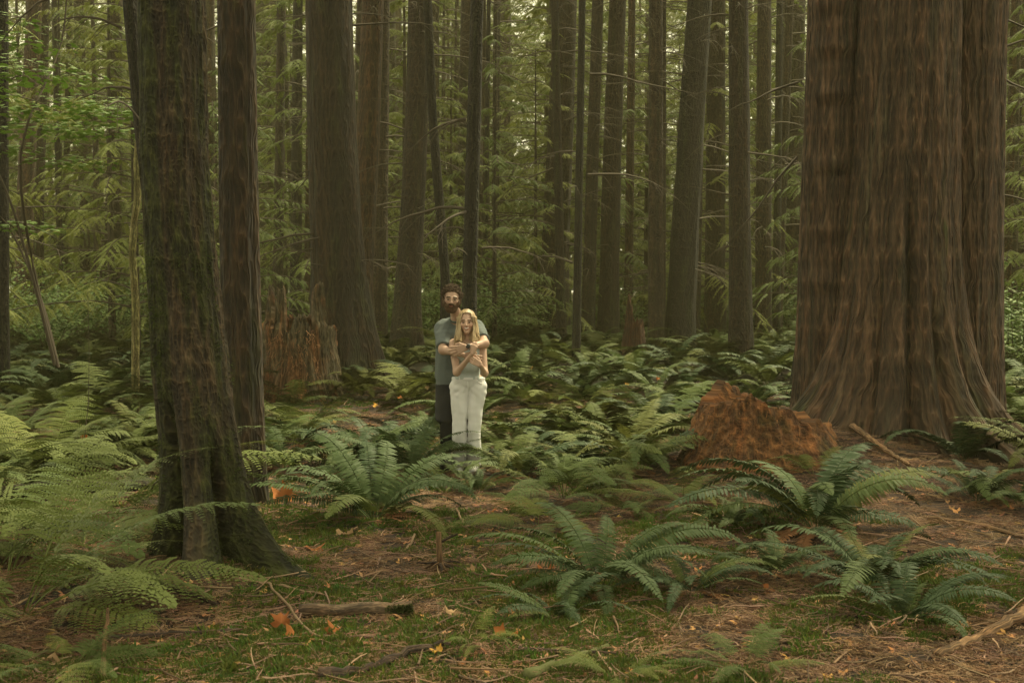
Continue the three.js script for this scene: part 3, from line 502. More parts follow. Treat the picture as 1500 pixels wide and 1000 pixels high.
function ladyFrond(seed, L, a0, a1, W = 0.15, pairs = 17) {         // twice-divided, broad and lacy
  const r = rng(seed), A = [], n = pairs + 6, pts = midrib(L, a0, a1, n, 0.8, r);
  ribTube(A, pts, 0.003);
  for (let i = 6; i <= n; i++) {
    const t = (i - 5) / (n - 5), f = V(0, 0, 0).subVectors(pts[i], pts[i - 1]).normalize(), side = V(-f.z, 0, f.x).normalize(), up = V(0, 0, 0).crossVectors(side, f).normalize(); if (up.y < 0 && a1 > -1.2) up.negate();
    const l = W * Math.min(1, 0.62 + t * 1.6) * Math.pow(1 - Math.pow(t, 1.7), 0.9) + 0.012, m = Math.max(4, Math.round(l / 0.0125));
    for (const s of [-1, 1]) {
      const d = side.clone().multiplyScalar(s).addScaledVector(f, 0.35 + 0.25 * t).addScaledVector(up, 0.05 + 0.2 * (r() - .5)).normalize(), tilt = up.clone().addScaledVector(f, (r() - .5) * .5).normalize(), across = V(0, 0, 0).crossVectors(d, tilt).normalize(), drop = 0.2 + 0.25 * r();
      for (let k = 0; k <= m; k++) {
        const u = k / m, q = pts[i].clone().addScaledVector(d, l * u); q.y -= drop * l * u * u;
        const pl = 0.019 * (1.0 - 0.75 * u) * (0.8 + 0.3 * r()) * (0.6 + W * 3) + 0.003;
        for (const z of k === m ? [0] : [-1, 1]) { const pd = d.clone().multiplyScalar(z ? 0.6 : 1).addScaledVector(across, z * 0.9).normalize(); pd.y -= 0.15 * r(); kite(A, q, pd, V(0, 0, 0).crossVectors(pd, tilt).normalize(), pl * 1.15, 0.0052); }
      }
    }
  }
  return foliageGeometry(A);
}
M.sword = [leaf(0.050, 0.079, 0.024, 0.6, 0.25), leaf(0.066, 0.096, 0.024, 0.6, 0.28), leaf(0.036, 0.061, 0.023, 0.55, 0.22), leaf(0.088, 0.112, 0.025, 0.65, 0.3), leaf(0.108, 0.118, 0.027, 0.65, 0.3)];
M.lady = [leaf(0.12, 0.148, 0.034, 0.65, 0.32), leaf(0.15, 0.17, 0.036, 0.65, 0.34), leaf(0.092, 0.128, 0.034, 0.65, 0.3)];
M.deadFern = leaf(0.20, 0.095, 0.045, 0.9, 0.1);
const SWORD = []; for (let i = 0; i < 16; i++) { const k = i / 15; SWORD.push(swordFrond(300 + i, 0.62 + 0.28 * ((i * 7) % 16) / 16, 1.35 - 0.65 * k, -0.15 - 0.75 * ((i * 5) % 16) / 16, 0.078 + 0.022 * ((i * 3) % 5) / 5, 38)); }   // 0 upright ... 15 low
const LADY = []; for (let i = 0; i < 9; i++) LADY.push(ladyFrond(340 + i, 0.55 + 0.06 * ((i * 4) % 9), 1.2 - 0.10 * i, -0.1 - 0.07 * ((i * 5) % 9), 0.13 + 0.01 * ((i * 2) % 5)));
const DEAD = []; for (let i = 0; i < 4; i++) DEAD.push(swordFrond(380 + i, 0.6 + 0.07 * i, 0.5, -1.15 - 0.1 * i, 0.045, 26));
// one crown of fronds; aim = list of [azimuth, uprightness 0..1, scale] seen in the photo, the rest at random
function fern(kind, p, size, n, seed, label, group, aim = [], dead = 2, name) {
  const r = rng(seed), T = thing(name || (kind === 'sword' ? 'sword_fern' : 'lady_fern'), label, 'fern', [p.x, p.y - 0.01, p.z], 0, group), set = kind === 'sword' ? SWORD : LADY, mats = kind === 'sword' ? M.sword : M.lady, tone = kind === 'sword' ? [0, 2, 0, 1][Math.floor(r() * 4)] : Math.floor(r() * mats.length), off = r() * 6.28;
  const put = (az, upr, s) => { const k = clamp(Math.round((1 - upr) * (set.length - 1) + (r() - .5) * 3), 0, set.length - 1), m = part('frond', set[k], mats[r() < 0.6 ? tone : Math.floor(r() * mats.length)], T); m.rotation.set((r() - .5) * 0.7, az, (r() - .5) * 0.3, 'YXZ'); m.scale.setScalar(s * size); m.scale.z *= r() < 0.5 ? -1 : 1; m.position.set(Math.cos(az) * 0.03, 0, -Math.sin(az) * 0.03); };
  for (const [az, u, s] of aim) put(az * Math.PI / 180, u, s);
  for (let i = 0; i < n; i++) put(off + i * 2.399 + (r() - .5) * 0.5, r() * 0.85, 0.75 + 0.4 * r());
  for (let i = 0; i < dead; i++) { const m = part('dead_frond', DEAD[Math.floor(r() * 4)], M.deadFern, T); m.rotation.set((r() - .5) * .5, r() * 6.28, -0.1, 'YXZ'); m.scale.setScalar(size * (0.6 + 0.35 * r())); }
  return T;
}
// foreground ferns, each where the photo has it (azimuth 0 = to the right, 90 = away, 180 = left, 270 = towards the camera)
const NEAR = [
  ['sword', [880, 862], 0.86, 9, 'dark sword fern in the middle foreground with one frond held upright', [[100, 1, 0.95], [165, 0.35, 1], [178, 0.25, 1.05], [195, 0.15, 1], [20, 0.45, 1], [5, 0.3, 0.9], [245, 0.2, 0.85], [262, 0.1, 0.8], [215, 0.1, 0.8]], 3],
  ['sword', [1196, 775], 1.22, 11, 'largest sword fern below the orange stump, fronds arching all round', [[125, 0.9, 0.9], [150, 0.7, 1], [178, 0.45, 1], [200, 0.3, 1], [25, 0.6, 0.9], [8, 0.4, 0.95], [265, 0.75, 0.8], [225, 0.35, .8], [50, 0.85, 0.7]], 5],
  ['sword', [1280, 862], 0.85, 10, 'dark low sword fern tucked under the largest fern on its right', [[250, 0.3, .9], [190, 0.2, 1], [20, 0.4, 1], [290, 0.3, .9]], 3],
  ['sword', [1325, 912], 0.62, 5, 'small sword fern with two fronds hanging forward near the broken branch', [[280, 0.25, .95], [300, .2, .9], [15, .35, 1], [5, .3, 1], [165, .25, 1]], 1],
  ['sword', [1432, 735], 0.72, 7, 'sword fern at the right foot of the huge cedar', [[110, 1, .95], [170, .6, 1], [15, .5, 1], [270, .2, .8], [285, .15, .7]], 3],
  ['sword', [1500, 742], 0.7, 8, 'sword fern half out of the picture beyond the cedar root', [], 2],
  ['sword', [548, 762], 1.0, 14, 'sword fern beside the foot of the dark mossy tree, facing the couple', [[195, .15, 1], [205, .2, 1.1], [20, .6, 1], [90, .95, 1], [120, .9, 1], [45, .8, 1]], 4],
  ['sword', [520, 690], 1.0, 14, 'dense sword fern behind the one at the mossy tree foot', [[20, .7, 1], [150, .6, 1]], 3],
  ['sword', [600, 700], 0.95, 13, 'sword fern growing just left of the couple\'s legs', [[70, .95, 1], [30, .7, 1]], 2],
  ['sword', [700, 724], 0.5, 8, 'sword fern in front of the woman\'s white trousers', [[100, .95, .8], [130, .8, .9], [30, .6, 1], [60, .7, .9], [200, .35, .9]], 2],
  ['sword', [760, 700], 0.9, 13, 'sword fern to the right of the woman\'s feet', [[15, .5, 1], [70, .85, 1]], 2],
  ['lady', [826, 728], 0.95, 12, 'pale lacy lady fern right of the couple, in open litter', [[170, .4, 1], [30, .5, 1], [60, .8, 1]], 0],
  ['lady', [880, 700], 0.95, 11, 'pale lacy lady fern between the couple and the orange stump', [[160, .6, 1], [20, .6, 1]], 0],
  ['lady', [790, 776], 0.62, 8, 'small pale lady fern on the litter before the couple', [[175, .2, 1]], 0],
  ['lady', [905, 752], 0.6, 7, 'small pale lady fern behind the middle sword fern', [], 0],
  ['sword', [940, 690], 0.95, 13, 'sword fern left of the orange stump', [[150, .7, 1], [35, .8, 1]], 2],
  ['lady', [1000, 738], 0.7, 7, 'lacy fern leaning against the left foot of the orange stump', [[20, .5, 1], [40, .5, 1]], 0],
  ['sword', [1130, 842], 0.6, 7, 'dark sword fern in the shade below the largest fern', [[200, .2, 1], [255, .2, .9]], 4],
  ['sword', [820, 905], 0.5, 6, 'small dark sword fern left of the middle sword fern', [[190, .1, 1], [215, .1, .9]], 2],
  ['sword', [1010, 870], 0.55, 6, 'small sword fern between the middle fern and the largest fern', [[175, .2, 1], [10, .3, 1]], 3],
  ['lady', [95, 985], 0.55, 6, 'low lady fern beside the mossy stick and tan leaf', [[20, .3, 1]], 0],
  ['sword', [1075, 775], 0.6, 7, 'low sword fern just left of the largest fern', [[185, .15, 1], [200, .1, 1], [170, .2, 1]], 2],
  ['lady', [1195, 700], 0.45, 5, 'tiny fern on the mound below the cedar', [[95, .8, 1]], 0],
  ['lady', [1090, 985], 0.36, 7, 'low pale wood fern spreading on moss in the right foreground', [[175, .1, 1.1], [10, .15, 1.1], [200, .1, 1], [60, .3, 1]], 0],
  ['lady', [905, 1000], 0.3, 6, 'low pale wood fern at the near end of the mossy stick', [[30, .3, 1], [150, .3, 1]], 0],
  ['lady', [700, 945], 0.2, 8, 'small bright feathery fern on the moss in the foreground', [], 0],
  ['lady', [120, 800], 1.4, 12, 'broad lady fern beside the mossy tree hollow, frond reaching its bark', [[20, .45, 1.05], [8, .35, 1.0], [35, .55, .9], [-10, .3, .9], [170, .4, 1]], 0],
  ['lady', [30, 905], 1.3, 13, 'broad lady fern beside the needle mound left of the mossy tree', [[15, .3, 1], [350, .2, .9]], 0],
  ['lady', [10, 845], 1.45, 13, 'lady fern behind the broad one on the needle mound', [], 0],
  ['lady', [60, 715], 1.4, 15, 'bright lady fern behind the fallen mossy trunk', [[10, .5, 1], [30, .6, 1]], 0],
  ['lady', [150, 690], 1.1, 12, 'lady fern between the fallen mossy trunk and the mossy tree', [[15, .5, 1]], 0],
  ['lady', [10, 680], 1.1, 12, 'lady fern behind the end of the fallen mossy trunk', [], 0],
  ['sword', [200, 660], 0.95, 12, 'sword fern behind the left side of the mossy tree', [], 2],
  ['sword', [420, 690], 0.8, 10, 'sword fern right of the slim reddish trunk', [], 2],
  ['sword', [440, 650], 0.85, 10, 'sword fern in front of the jagged stump', [], 2],
];
NEAR.forEach(([k, px, s, n, label, aim, dead], i) => fern(k, ground(...px), s * 1.25, n + 4, 400 + i, label, null, aim, dead * 2));

// the fern bed: whole ferns shared between copies
const WHOLE = [];
function wholeFern(kind, seed, n) { const r = rng(seed), set = kind === 'sword' ? SWORD : LADY, gs = [], m4 = new THREE.Matrix4(), q = new THREE.Quaternion(), e = new THREE.Euler(0, 0, 0, 'YXZ'); for (let i = 0; i < n; i++) { const s = 0.75 + 0.4 * r(), k = Math.floor((0.05 + 0.85 * r()) * set.length); e.set((r() - .5) * .35, i * 2.399 + r() * .5, (r() - .5) * .15); m4.compose(V(0, 0, 0), q.setFromEuler(e), V(s, s, s * (r() < .5 ? -1 : 1))); gs.push(set[k].clone().applyMatrix4(m4)); } return mergeGeometries(gs); }
for (let i = 0; i < 6; i++) WHOLE.push(['sword', wholeFern('sword', 500 + i, 13)]);
for (let i = 0; i < 3; i++) WHOLE.push(['lady', wholeFern('lady', 520 + i, 12)]);
{
  const r = rng(610), spots = [], bed = [];
  const ok = (x, D) => {
    if (Math.hypot(x + 0.5, D - 10.5) < 0.55 || (D < 10.9 && Math.abs(x + 0.45) < 0.6)) return false;          // couple
    if (Math.hypot(x - 4.4, D - 13.1) < 1.75 || Math.hypot(x - 2.6, D - 11.1) < 1.5 || Math.hypot(x - 3.4, D - 11.8) < 1.2) return false;   // cedar, stump, mound
    if (Math.hypot(x + 3.2, D - 17.2) < 0.8) return false;
    if (D < 10.4 && x > -2.6 && x < 5) return false;
    return fbm(x * 0.35, D * 0.35, 4, 2) > -0.34;
  };
  for (let t = 0; t < 9000 && spots.length < 620; t++) {
    const D = 9.0 + 31 * Math.pow(r(), 0.85), x = (r() * 2 - 1) * (D * 0.47 + 0.6), gap = D < 13 ? 0.5 : 0.62;
    if (!ok(x, D) || spots.some(s => Math.hypot(s[0] - x, s[1] - D) < gap)) continue; spots.push([x, D]);
  }
  spots.sort((a, b) => a[1] - b[1]);
  const zones = [[-1.4, 'of the fern bed left of the couple'], [1.6, 'of the fern bed behind the couple'], [99, 'of the fern bed right of the couple']];
  spots.forEach(([x, D], i) => {
    const lady = r() < (x < -2.5 && D < 16 ? 0.5 : 0.18), k = lady ? 6 + Math.floor(r() * 3) : Math.floor(r() * 6), s = (1.0 + 0.45 * r()) * (D < 14 ? 1.0 : 1.12), y = height(x, -D) - 0.01;
    if (i < 262) {
      const m = solo(lady ? 'lady_fern' : 'sword_fern', WHOLE[k][1], lady ? M.lady[Math.floor(r() * 3)] : M.sword[[0, 1, 0, 2, 3, 1, 2, 4][Math.floor(r() * 8)]]); m.position.set(x, y, -D); m.rotation.set((r() - .5) * .2, r() * 6.28, (r() - .5) * .2); m.scale.set(s, s * (0.8 + 0.35 * r()), s);
      tag(m, (lady ? 'pale lacy fern ' : 'green sword fern ') + zones.find(z => x < z[0] * (D / 12))[1], 'fern', (lady ? 'lacy ferns ' : 'sword ferns ') + zones.find(z => x < z[0] * (D / 12))[1]);
    } else bed.push([x, y, -D, s, r() * 6.28]);
  });
  const F = new THREE.InstancedMesh(WHOLE[2][1], M.sword[1], bed.length), m4 = new THREE.Matrix4(), q = new THREE.Quaternion(); F.name = 'far_fern_bed'; bed.forEach(([x, y, z, s, a], i) => F.setMatrixAt(i, m4.compose(V(x, y, z), q.setFromAxisAngle(V(0, 1, 0), a), V(s, s, s)))); scene.add(F); tag(F, 'far ferns covering the ground under the distant trunks', 'ferns', null, 'stuff'); F.castShadow = F.receiveShadow = true;
}

// ---------------------------------------------------------------- shrubs and the vine maple
const mapleLeafPts = (() => { const p = []; for (let i = 0; i < 7; i++) { const a = -2.2 + 4.4 * i / 6, l = [0.55, 0.75, 0.95, 1.05, 0.95, 0.75, 0.55][i]; p.push([Math.sin(a) * l, Math.cos(a) * l]); if (i < 6) { const b = a + 0.367; p.push([Math.sin(b) * 0.60, Math.cos(b) * 0.60]); } } return p; })();
function mapleLeaf(A, p, d, up, size) { const s = V(0, 0, 0).crossVectors(d, up).normalize(), w = (x, y) => { A.push(p.x + (s.x * x + d.x * (y + .3)) * size, p.y + (s.y * x + d.y * (y + .3)) * size - 0.15 * size * (x * x + y * y) * 0.6, p.z + (s.z * x + d.z * (y + .3)) * size); }; for (let i = 0; i + 1 < mapleLeafPts.length; i++) { w(0, -0.25); w(...mapleLeafPts[i]); w(...mapleLeafPts[i + 1]); } }
M.maple = leaf(0.125, 0.21, 0.032, 0.6, 0.45); M.shrub = [leaf(0.095, 0.16, 0.035, 0.6, 0.35), leaf(0.13, 0.19, 0.04, 0.6, 0.35), leaf(0.07, 0.13, 0.035, 0.6, 0.3)];
{ // vine maple with layered flat leaves
  const b = at(85, 560, 13.5); b.y = height(b.x, b.z); const D = -b.z, T = thing('vine_maple', 'vine maple with layered bright green leaves before the reddish trunks', 'tree', [b.x, b.y, b.z]), r = rng(70), A = [], wood = [], pt = (px, py, dd = 0) => at(px, py, D + dd).sub(b);
  const arms = [[[80, 535], [40, 380], [0, 260], [-60, 170]], [[85, 538], [50, 400], [30, 220], [90, 60], [100, -60]], [[85, 538], [60, 440], [10, 330], [-40, 290]]];
  for (const a of arms) { const c = new THREE.CatmullRomCurve3(a.map((q, i) => pt(...q, (r() - .5) * i * 0.6))); wood.push(rod(c.getPoints(16), 0.022, 0.008, 6)); }
  part('stem', mergeGeometries(wood), M.deadTwig, T);
  const decks = [[20, 95, 90, 1.2], [60, 110, 120, 1.3], [10, 160, 90, 1.1], [120, 150, 110, 1.2], [170, 165, 90, 1.0], [60, 185, 110, 1.1], [210, 160, 60, .8], [0, 215, 70, .9], [140, 190, 80, 1], [30, 60, 70, .9], [-40, 130, 80, 1], [100, 235, 60, .8], [-20, 30, 70, 1], [30, 330, 60, .8]];
  for (const [px, py, n, w] of decks) { const c = pt(px, py, (r() - .5) * 1.6); for (let i = 0; i < n * 1.5; i++) { const a = r() * 6.28, q = 0.62 * w * Math.sqrt(r()), p = c.clone().add(V(Math.cos(a) * q, (r() - .5) * 0.12 - 0.12 * q * q, Math.sin(a) * q)); mapleLeaf(A, p, V(Math.cos(a) + (r() - .5), -0.25, Math.sin(a) + (r() - .5)).normalize(), V((r() - .5) * .5, 1, (r() - .5) * .5).normalize(), 0.042 + 0.025 * r()); } }
  tag(part('foliage', foliageGeometry(A), M.maple, T), null, null, null, 'stuff');
}
{ // leaning dark stem beside the mossy tree
  trunkTree(230, { base: [262, 600], top: 190, via: [[226, 330], [208, 190]], width: 22, bark: 'dark', label: 'dark leaning stem half hidden behind the near mossy trunk', depth: 12, crown: false, limbs: true, flare: 0.2, moss: 0.9 });
}
{
  const r = rng(720), protos = [];
  for (let i = 0; i < 4; i++) {
    const A = [], wood = [];
    for (let s = 0; s < 13; s++) { const az = r() * 6.28, pts = wander(r, V((r() - .5) * .3, 0, (r() - .5) * .3), V(Math.cos(az) * .5, 1, Math.sin(az) * .5), 0.8 + 0.9 * r(), 7, 0.35, 0.5); wood.push(rod(pts, 0.008, 0.003, 3));
      for (let k = 2; k < 8; k++) for (let j = 0; j < 11; j++) { const p = pts[k].clone().add(V((r() - .5) * .4, (r() - .5) * .2, (r() - .5) * .4)), a = r() * 6.28; const d = V(Math.cos(a), -0.1 - 0.4 * r(), Math.sin(a)).normalize(); kite(A, p, d, V(0, 0, 0).crossVectors(d, V((r() - .5) * .7, 1, (r() - .5) * .7)).normalize(), 0.07 + 0.05 * r(), 0.024); } }
    protos.push([foliageGeometry(A), mergeGeometries(wood)]);
  }
  const spots = [];
  for (const [px, py, n] of [[660, 500, 5], [735, 500, 6], [760, 480, 5], [625, 495, 4], [100, 500, 6], [160, 505, 6], [60, 520, 5], [180, 480, 4], [1465, 560, 4], [1490, 540, 4], [1480, 500, 4], [580, 500, 4], [940, 490, 3], [1030, 490, 3], [870, 490, 2], [710, 470, 4], [15, 500, 4], [1150, 490, 3], [130, 470, 4]])
    for (let i = 0; i < n; i++) { const p = ground(px + (r() - .5) * 60, py + (r() - .5) * 18); if (-p.z < 60) spots.push(p); }
  spots.forEach((p, i) => { const T = thing('leafy_shrub', ['broad-leaved green shrub under the trunks left of the couple', 'broad-leaved green shrub in the light gap behind the couple', 'broad-leaved green shrub under the trunks right of the couple'][p.x < -p.z * -0.1 ? 0 : p.x < -p.z * 0.03 ? 1 : 2], 'shrub', [p.x, p.y, p.z], r() * 6.28, 'leafy shrubs in the undergrowth'), [f, w] = protos[i % 4]; part('foliage', f, M.shrub[i % 3], T); part('stem', w, M.deadTwig, T); T.scale.setScalar(0.8 + 0.6 * r()); });
}

// ---------------------------------------------------------------- wood, leaves and litter lying on the ground
function lying(name, pix, r0, r1, mat, label, seed, { lift = 0, sides = 7, bend = 0.012, cat = 'branch' } = {}) {   // a stick along photo pixels on the ground
  const r = rng(seed), c = new THREE.CatmullRomCurve3(pix.map(([x, y, up = 0]) => { const p = ground(x, y); p.y += up + lift + r0 * 0.6; return p; })), n = Math.max(10, Math.round(c.getLength() / 0.05));
  const pts = c.getPoints(n).map(p => p.add(V((r() - .5) * bend, (r() - .5) * bend, (r() - .5) * bend))), o = pts[0].clone(), g = rod(pts.map(p => p.clone().sub(o)), r0, r1, sides, 0.35);
  const m = solo(name, g, mat, label, cat); m.position.copy(o); return m;
}
M.logBark = barkMaterial('scale', 71, 0.006, { vertexColors: false, color: new THREE.Color().setRGB(0.30, 0.21, 0.14) });
M.darkStick = barkMaterial('scale', 81, 0.006, { vertexColors: false, color: new THREE.Color().setRGB(0.13, 0.08, 0.055) });
M.bareWood = barkMaterial('fibre', 91, 0.004, { vertexColors: false, color: new THREE.Color().setRGB(0.42, 0.25, 0.13) });
M.oldLog = barkMaterial('scale', 61, 0.02, { vertexColors: false, color: new THREE.Color().setRGB(0.075, 0.07, 0.03) });
M.mossStick = std(0.09, 0.095, 0.03, 0.95);
{ // short birch-like log
  const a = ground(438, 905), e = ground(604, 903), L = a.distanceTo(e), T = thing('fallen_log', 'short pale cut log lying on moss in the foreground', 'log', [a.x, a.y + 0.028, a.z], Math.atan2(-(e.z - a.z), e.x - a.x)), r = rng(3);
  const pts = []; for (let i = 0; i <= 26; i++) pts.push(V(L * i / 26, 0.006 * Math.sin(i * .5) + 0.003 * r(), 0.005 * r())); part('log_body', rod(pts, 0.034, 0.038, 14, 0.12), M.logBark, T);
  const A = []; for (let i = 0; i < 600; i++) { const p = V(L * (0.75 + 0.25 * Math.sqrt(r())), -0.01 + 0.04 * r(), 0.035 + .005 * r()); kite(A, p, V(r() - .5, r() - .3, r()).normalize(), V(r() - .5, r() - .5, r() - .5).normalize(), 0.02, 0.004); } tag(part('moss', foliageGeometry(A), M.mossLeaf, T), null, null, null, 'stuff');
}
lying('fallen_branch', [[1372, 965], [1440, 938], [1510, 905, .03], [1600, 860, .05]], 0.026, 0.036, M.bareWood, 'broken reddish branch entering beside the low sword fern', 1);
lying('fallen_branch', [[1228, 622, .05], [1262, 645, .05], [1300, 672, .04], [1332, 690, .03]], 0.04, 0.016, M.bareWood, 'peeled pale branch leaning down the mound under the cedar', 2);
lying('fallen_branch', [[145, 945], [230, 938], [300, 932], [350, 928]], 0.022, 0.016, M.darkStick, 'thin dark branch lying in the litter left of the log', 3);
lying('fallen_branch', [[172, 852, .06], [220, 868, .05], [270, 884, .03], [318, 893]], 0.030, 0.008, M.darkStick, 'split brown root-like stick on the needle mound', 4);
lying('fallen_branch', [[105, 838, .08], [140, 862, .05], [176, 888, .01]], 0.014, 0.009, M.darkStick, 'short brown stick sloping down the needle mound', 5);
lying('fallen_branch', [[345, 846], [385, 855], [400, 868], [430, 905], [462, 935], [490, 942]], 0.009, 0.005, M.paleTwig, 'long pale curved twig between the mossy tree and the log', 6, { lift: 0.015 });
lying('fallen_branch', [[345, 850], [400, 862], [450, 872], [500, 882]], 0.010, 0.005, M.paleTwig, 'straight pale twig behind the log', 7, { lift: 0.01 });
lying('fallen_branch', [[470, 1000], [540, 985], [600, 965], [660, 950]], 0.030, 0.018, M.darkStick, 'knotty dark branch on moss at the front', 8, { bend: 0.03 });
lying('fallen_branch', [[760, 955], [830, 960], [920, 965], [960, 960]], 0.013, 0.010, M.darkStick, 'thin straight brown stick before the middle sword fern', 9);
lying('fallen_branch', [[770, 1000], [840, 972], [890, 955]], 0.030, 0.014, M.mossStick, 'mossy stick crossing the thin brown one', 10, { bend: 0.02 });
lying('fallen_branch', [[150, 1000], [153, 970, .05], [157, 930, .12]], 0.014, 0.008, M.bareWood, 'splintered pale stick standing up from the litter', 11);
lying('fallen_branch', [[20, 975], [80, 960], [160, 958], [250, 952]], 0.02, 0.015, M.mossStick, 'mossy stick half sunk in the litter behind the big tan leaf', 12);
lying('fallen_branch', [[0, 748, .10], [90, 738, .10], [160, 735, .08], [240, 722, .05]], 0.06, 0.05, M.oldLog, 'fallen mossy trunk under the lady ferns left of the mossy tree', 13, { sides: 12, bend: 0.03, cat: 'log' });
lying('fallen_branch', [[575, 815], [596, 805], [608, 790, .03]], 0.011, 0.008, M.paleTwig, 'bent pale stick left of the upright broken stub', 14);
lying('fallen_branch', [[668, 755, .05], [684, 775]], 0.008, 0.008, M.paleTwig, 'short bright stick in front of the fern by the couple', 15);
lying('fallen_branch', [[1360, 762], [1420, 770], [1500, 790]], 0.022, 0.014, M.bareWood, 'long brown branch on the litter below the cedar root', 16);
lying('fallen_branch', [[975, 768], [1035, 772]], 0.012, 0.009, M.paleTwig, 'pale stick on the litter left of the largest fern', 17);
lying('fallen_branch', [[585, 820], [612, 818], [640, 815]], 0.006, 0.004, M.paleTwig, 'thin twig bowed towards the upright broken stub', 18);
lying('fallen_branch', [[820, 600], [0 + 826, 592]], 0.01, 0.01, M.paleTwig, 'bit of pale stick between ferns behind the lady ferns', 19);
lying('fallen_branch', [[1000, 905], [1040, 900], [1075, 880]], 0.007, 0.004, M.paleTwig, 'thin forked twig right of the middle sword fern', 20);
lying('fallen_branch', [[1240, 690], [1270, 694], [1302, 690]], 0.009, 0.006, M.paleTwig, 'small pale stick below the peeled branch', 21);
lying('fallen_branch', [[700, 1000], [722, 985], [740, 978]], 0.009, 0.006, M.paleTwig, 'short pale twig on moss beside the knotty branch', 22);
lying('fallen_branch', [[185, 992], [205, 1003]], 0.008, 0.006, M.paleTwig, 'stub of pale wood beside the splintered stick', 23);
lying('fallen_branch', [[60, 1000], [110, 980], [135, 970]], 0.008, 0.005, M.paleTwig, 'pale curved twig under the big tan leaf', 24);
lying('fallen_branch', [[940, 1010], [955, 990], [962, 985]], 0.008, 0.006, M.paleTwig, 'pale twig at the wood fern by the mossy stick', 25);
{ // upright broken stub with spread rootlets
  const p = ground(645, 838), T = thing('broken_stub', 'upright pale broken stub with spread rootlets on the litter', 'stub', [p.x, p.y, p.z]), r = rng(44), roots = [];
  part('stem', rod([V(0, 0.02, 0), V(-.005, 0.1, 0), V(-0.008, 0.17, 0.01), V(-.012, .25, 0)], 0.022, 0.018, 9), M.bareWood, T);
  part('side_branch', rod([V(0, 0.18, 0), V(0.05, 0.21, 0.0), V(0.11, 0.24, 0.02)], 0.010, 0.007, 6), M.darkStick, T);
  for (let i = 0; i < 12; i++) roots.push(rod(wander(r, V(0, 0.05, 0), V(Math.cos(i * .55), 0.15 - .3 * r(), Math.sin(i * .55)), 0.10 + 0.08 * r(), 5, 0.5, 0.6), 0.012, 0.003, 5)); for (const [i, g] of roots.entries()) part('rootlet', g, i % 2 ? M.darkStick : M.bareWood, T);
}
// a thin dark sapling at the left with one red leaf
{ const b = ground(118, 700), T = thing('thin_sapling', 'thin bare sapling stem with one red leaf among left ferns', 'sapling', [b.x, b.y, b.z]), D = -b.z; part('stem', rod([[118, 700], [122, 650], [129, 590], [130, 520], [128, 430]].map(q => at(...q, D).sub(b)), 0.006, 0.002, 5), M.deadTwig, T); const A = []; mapleLeaf(A, at(122, 636, D).sub(b), V(0.1, -1, 0), V(0, .2, 1), 0.05); part('leaf', foliageGeometry(A), leaf(0.5, 0.13, 0.04, 0.7, 0.4), T); }
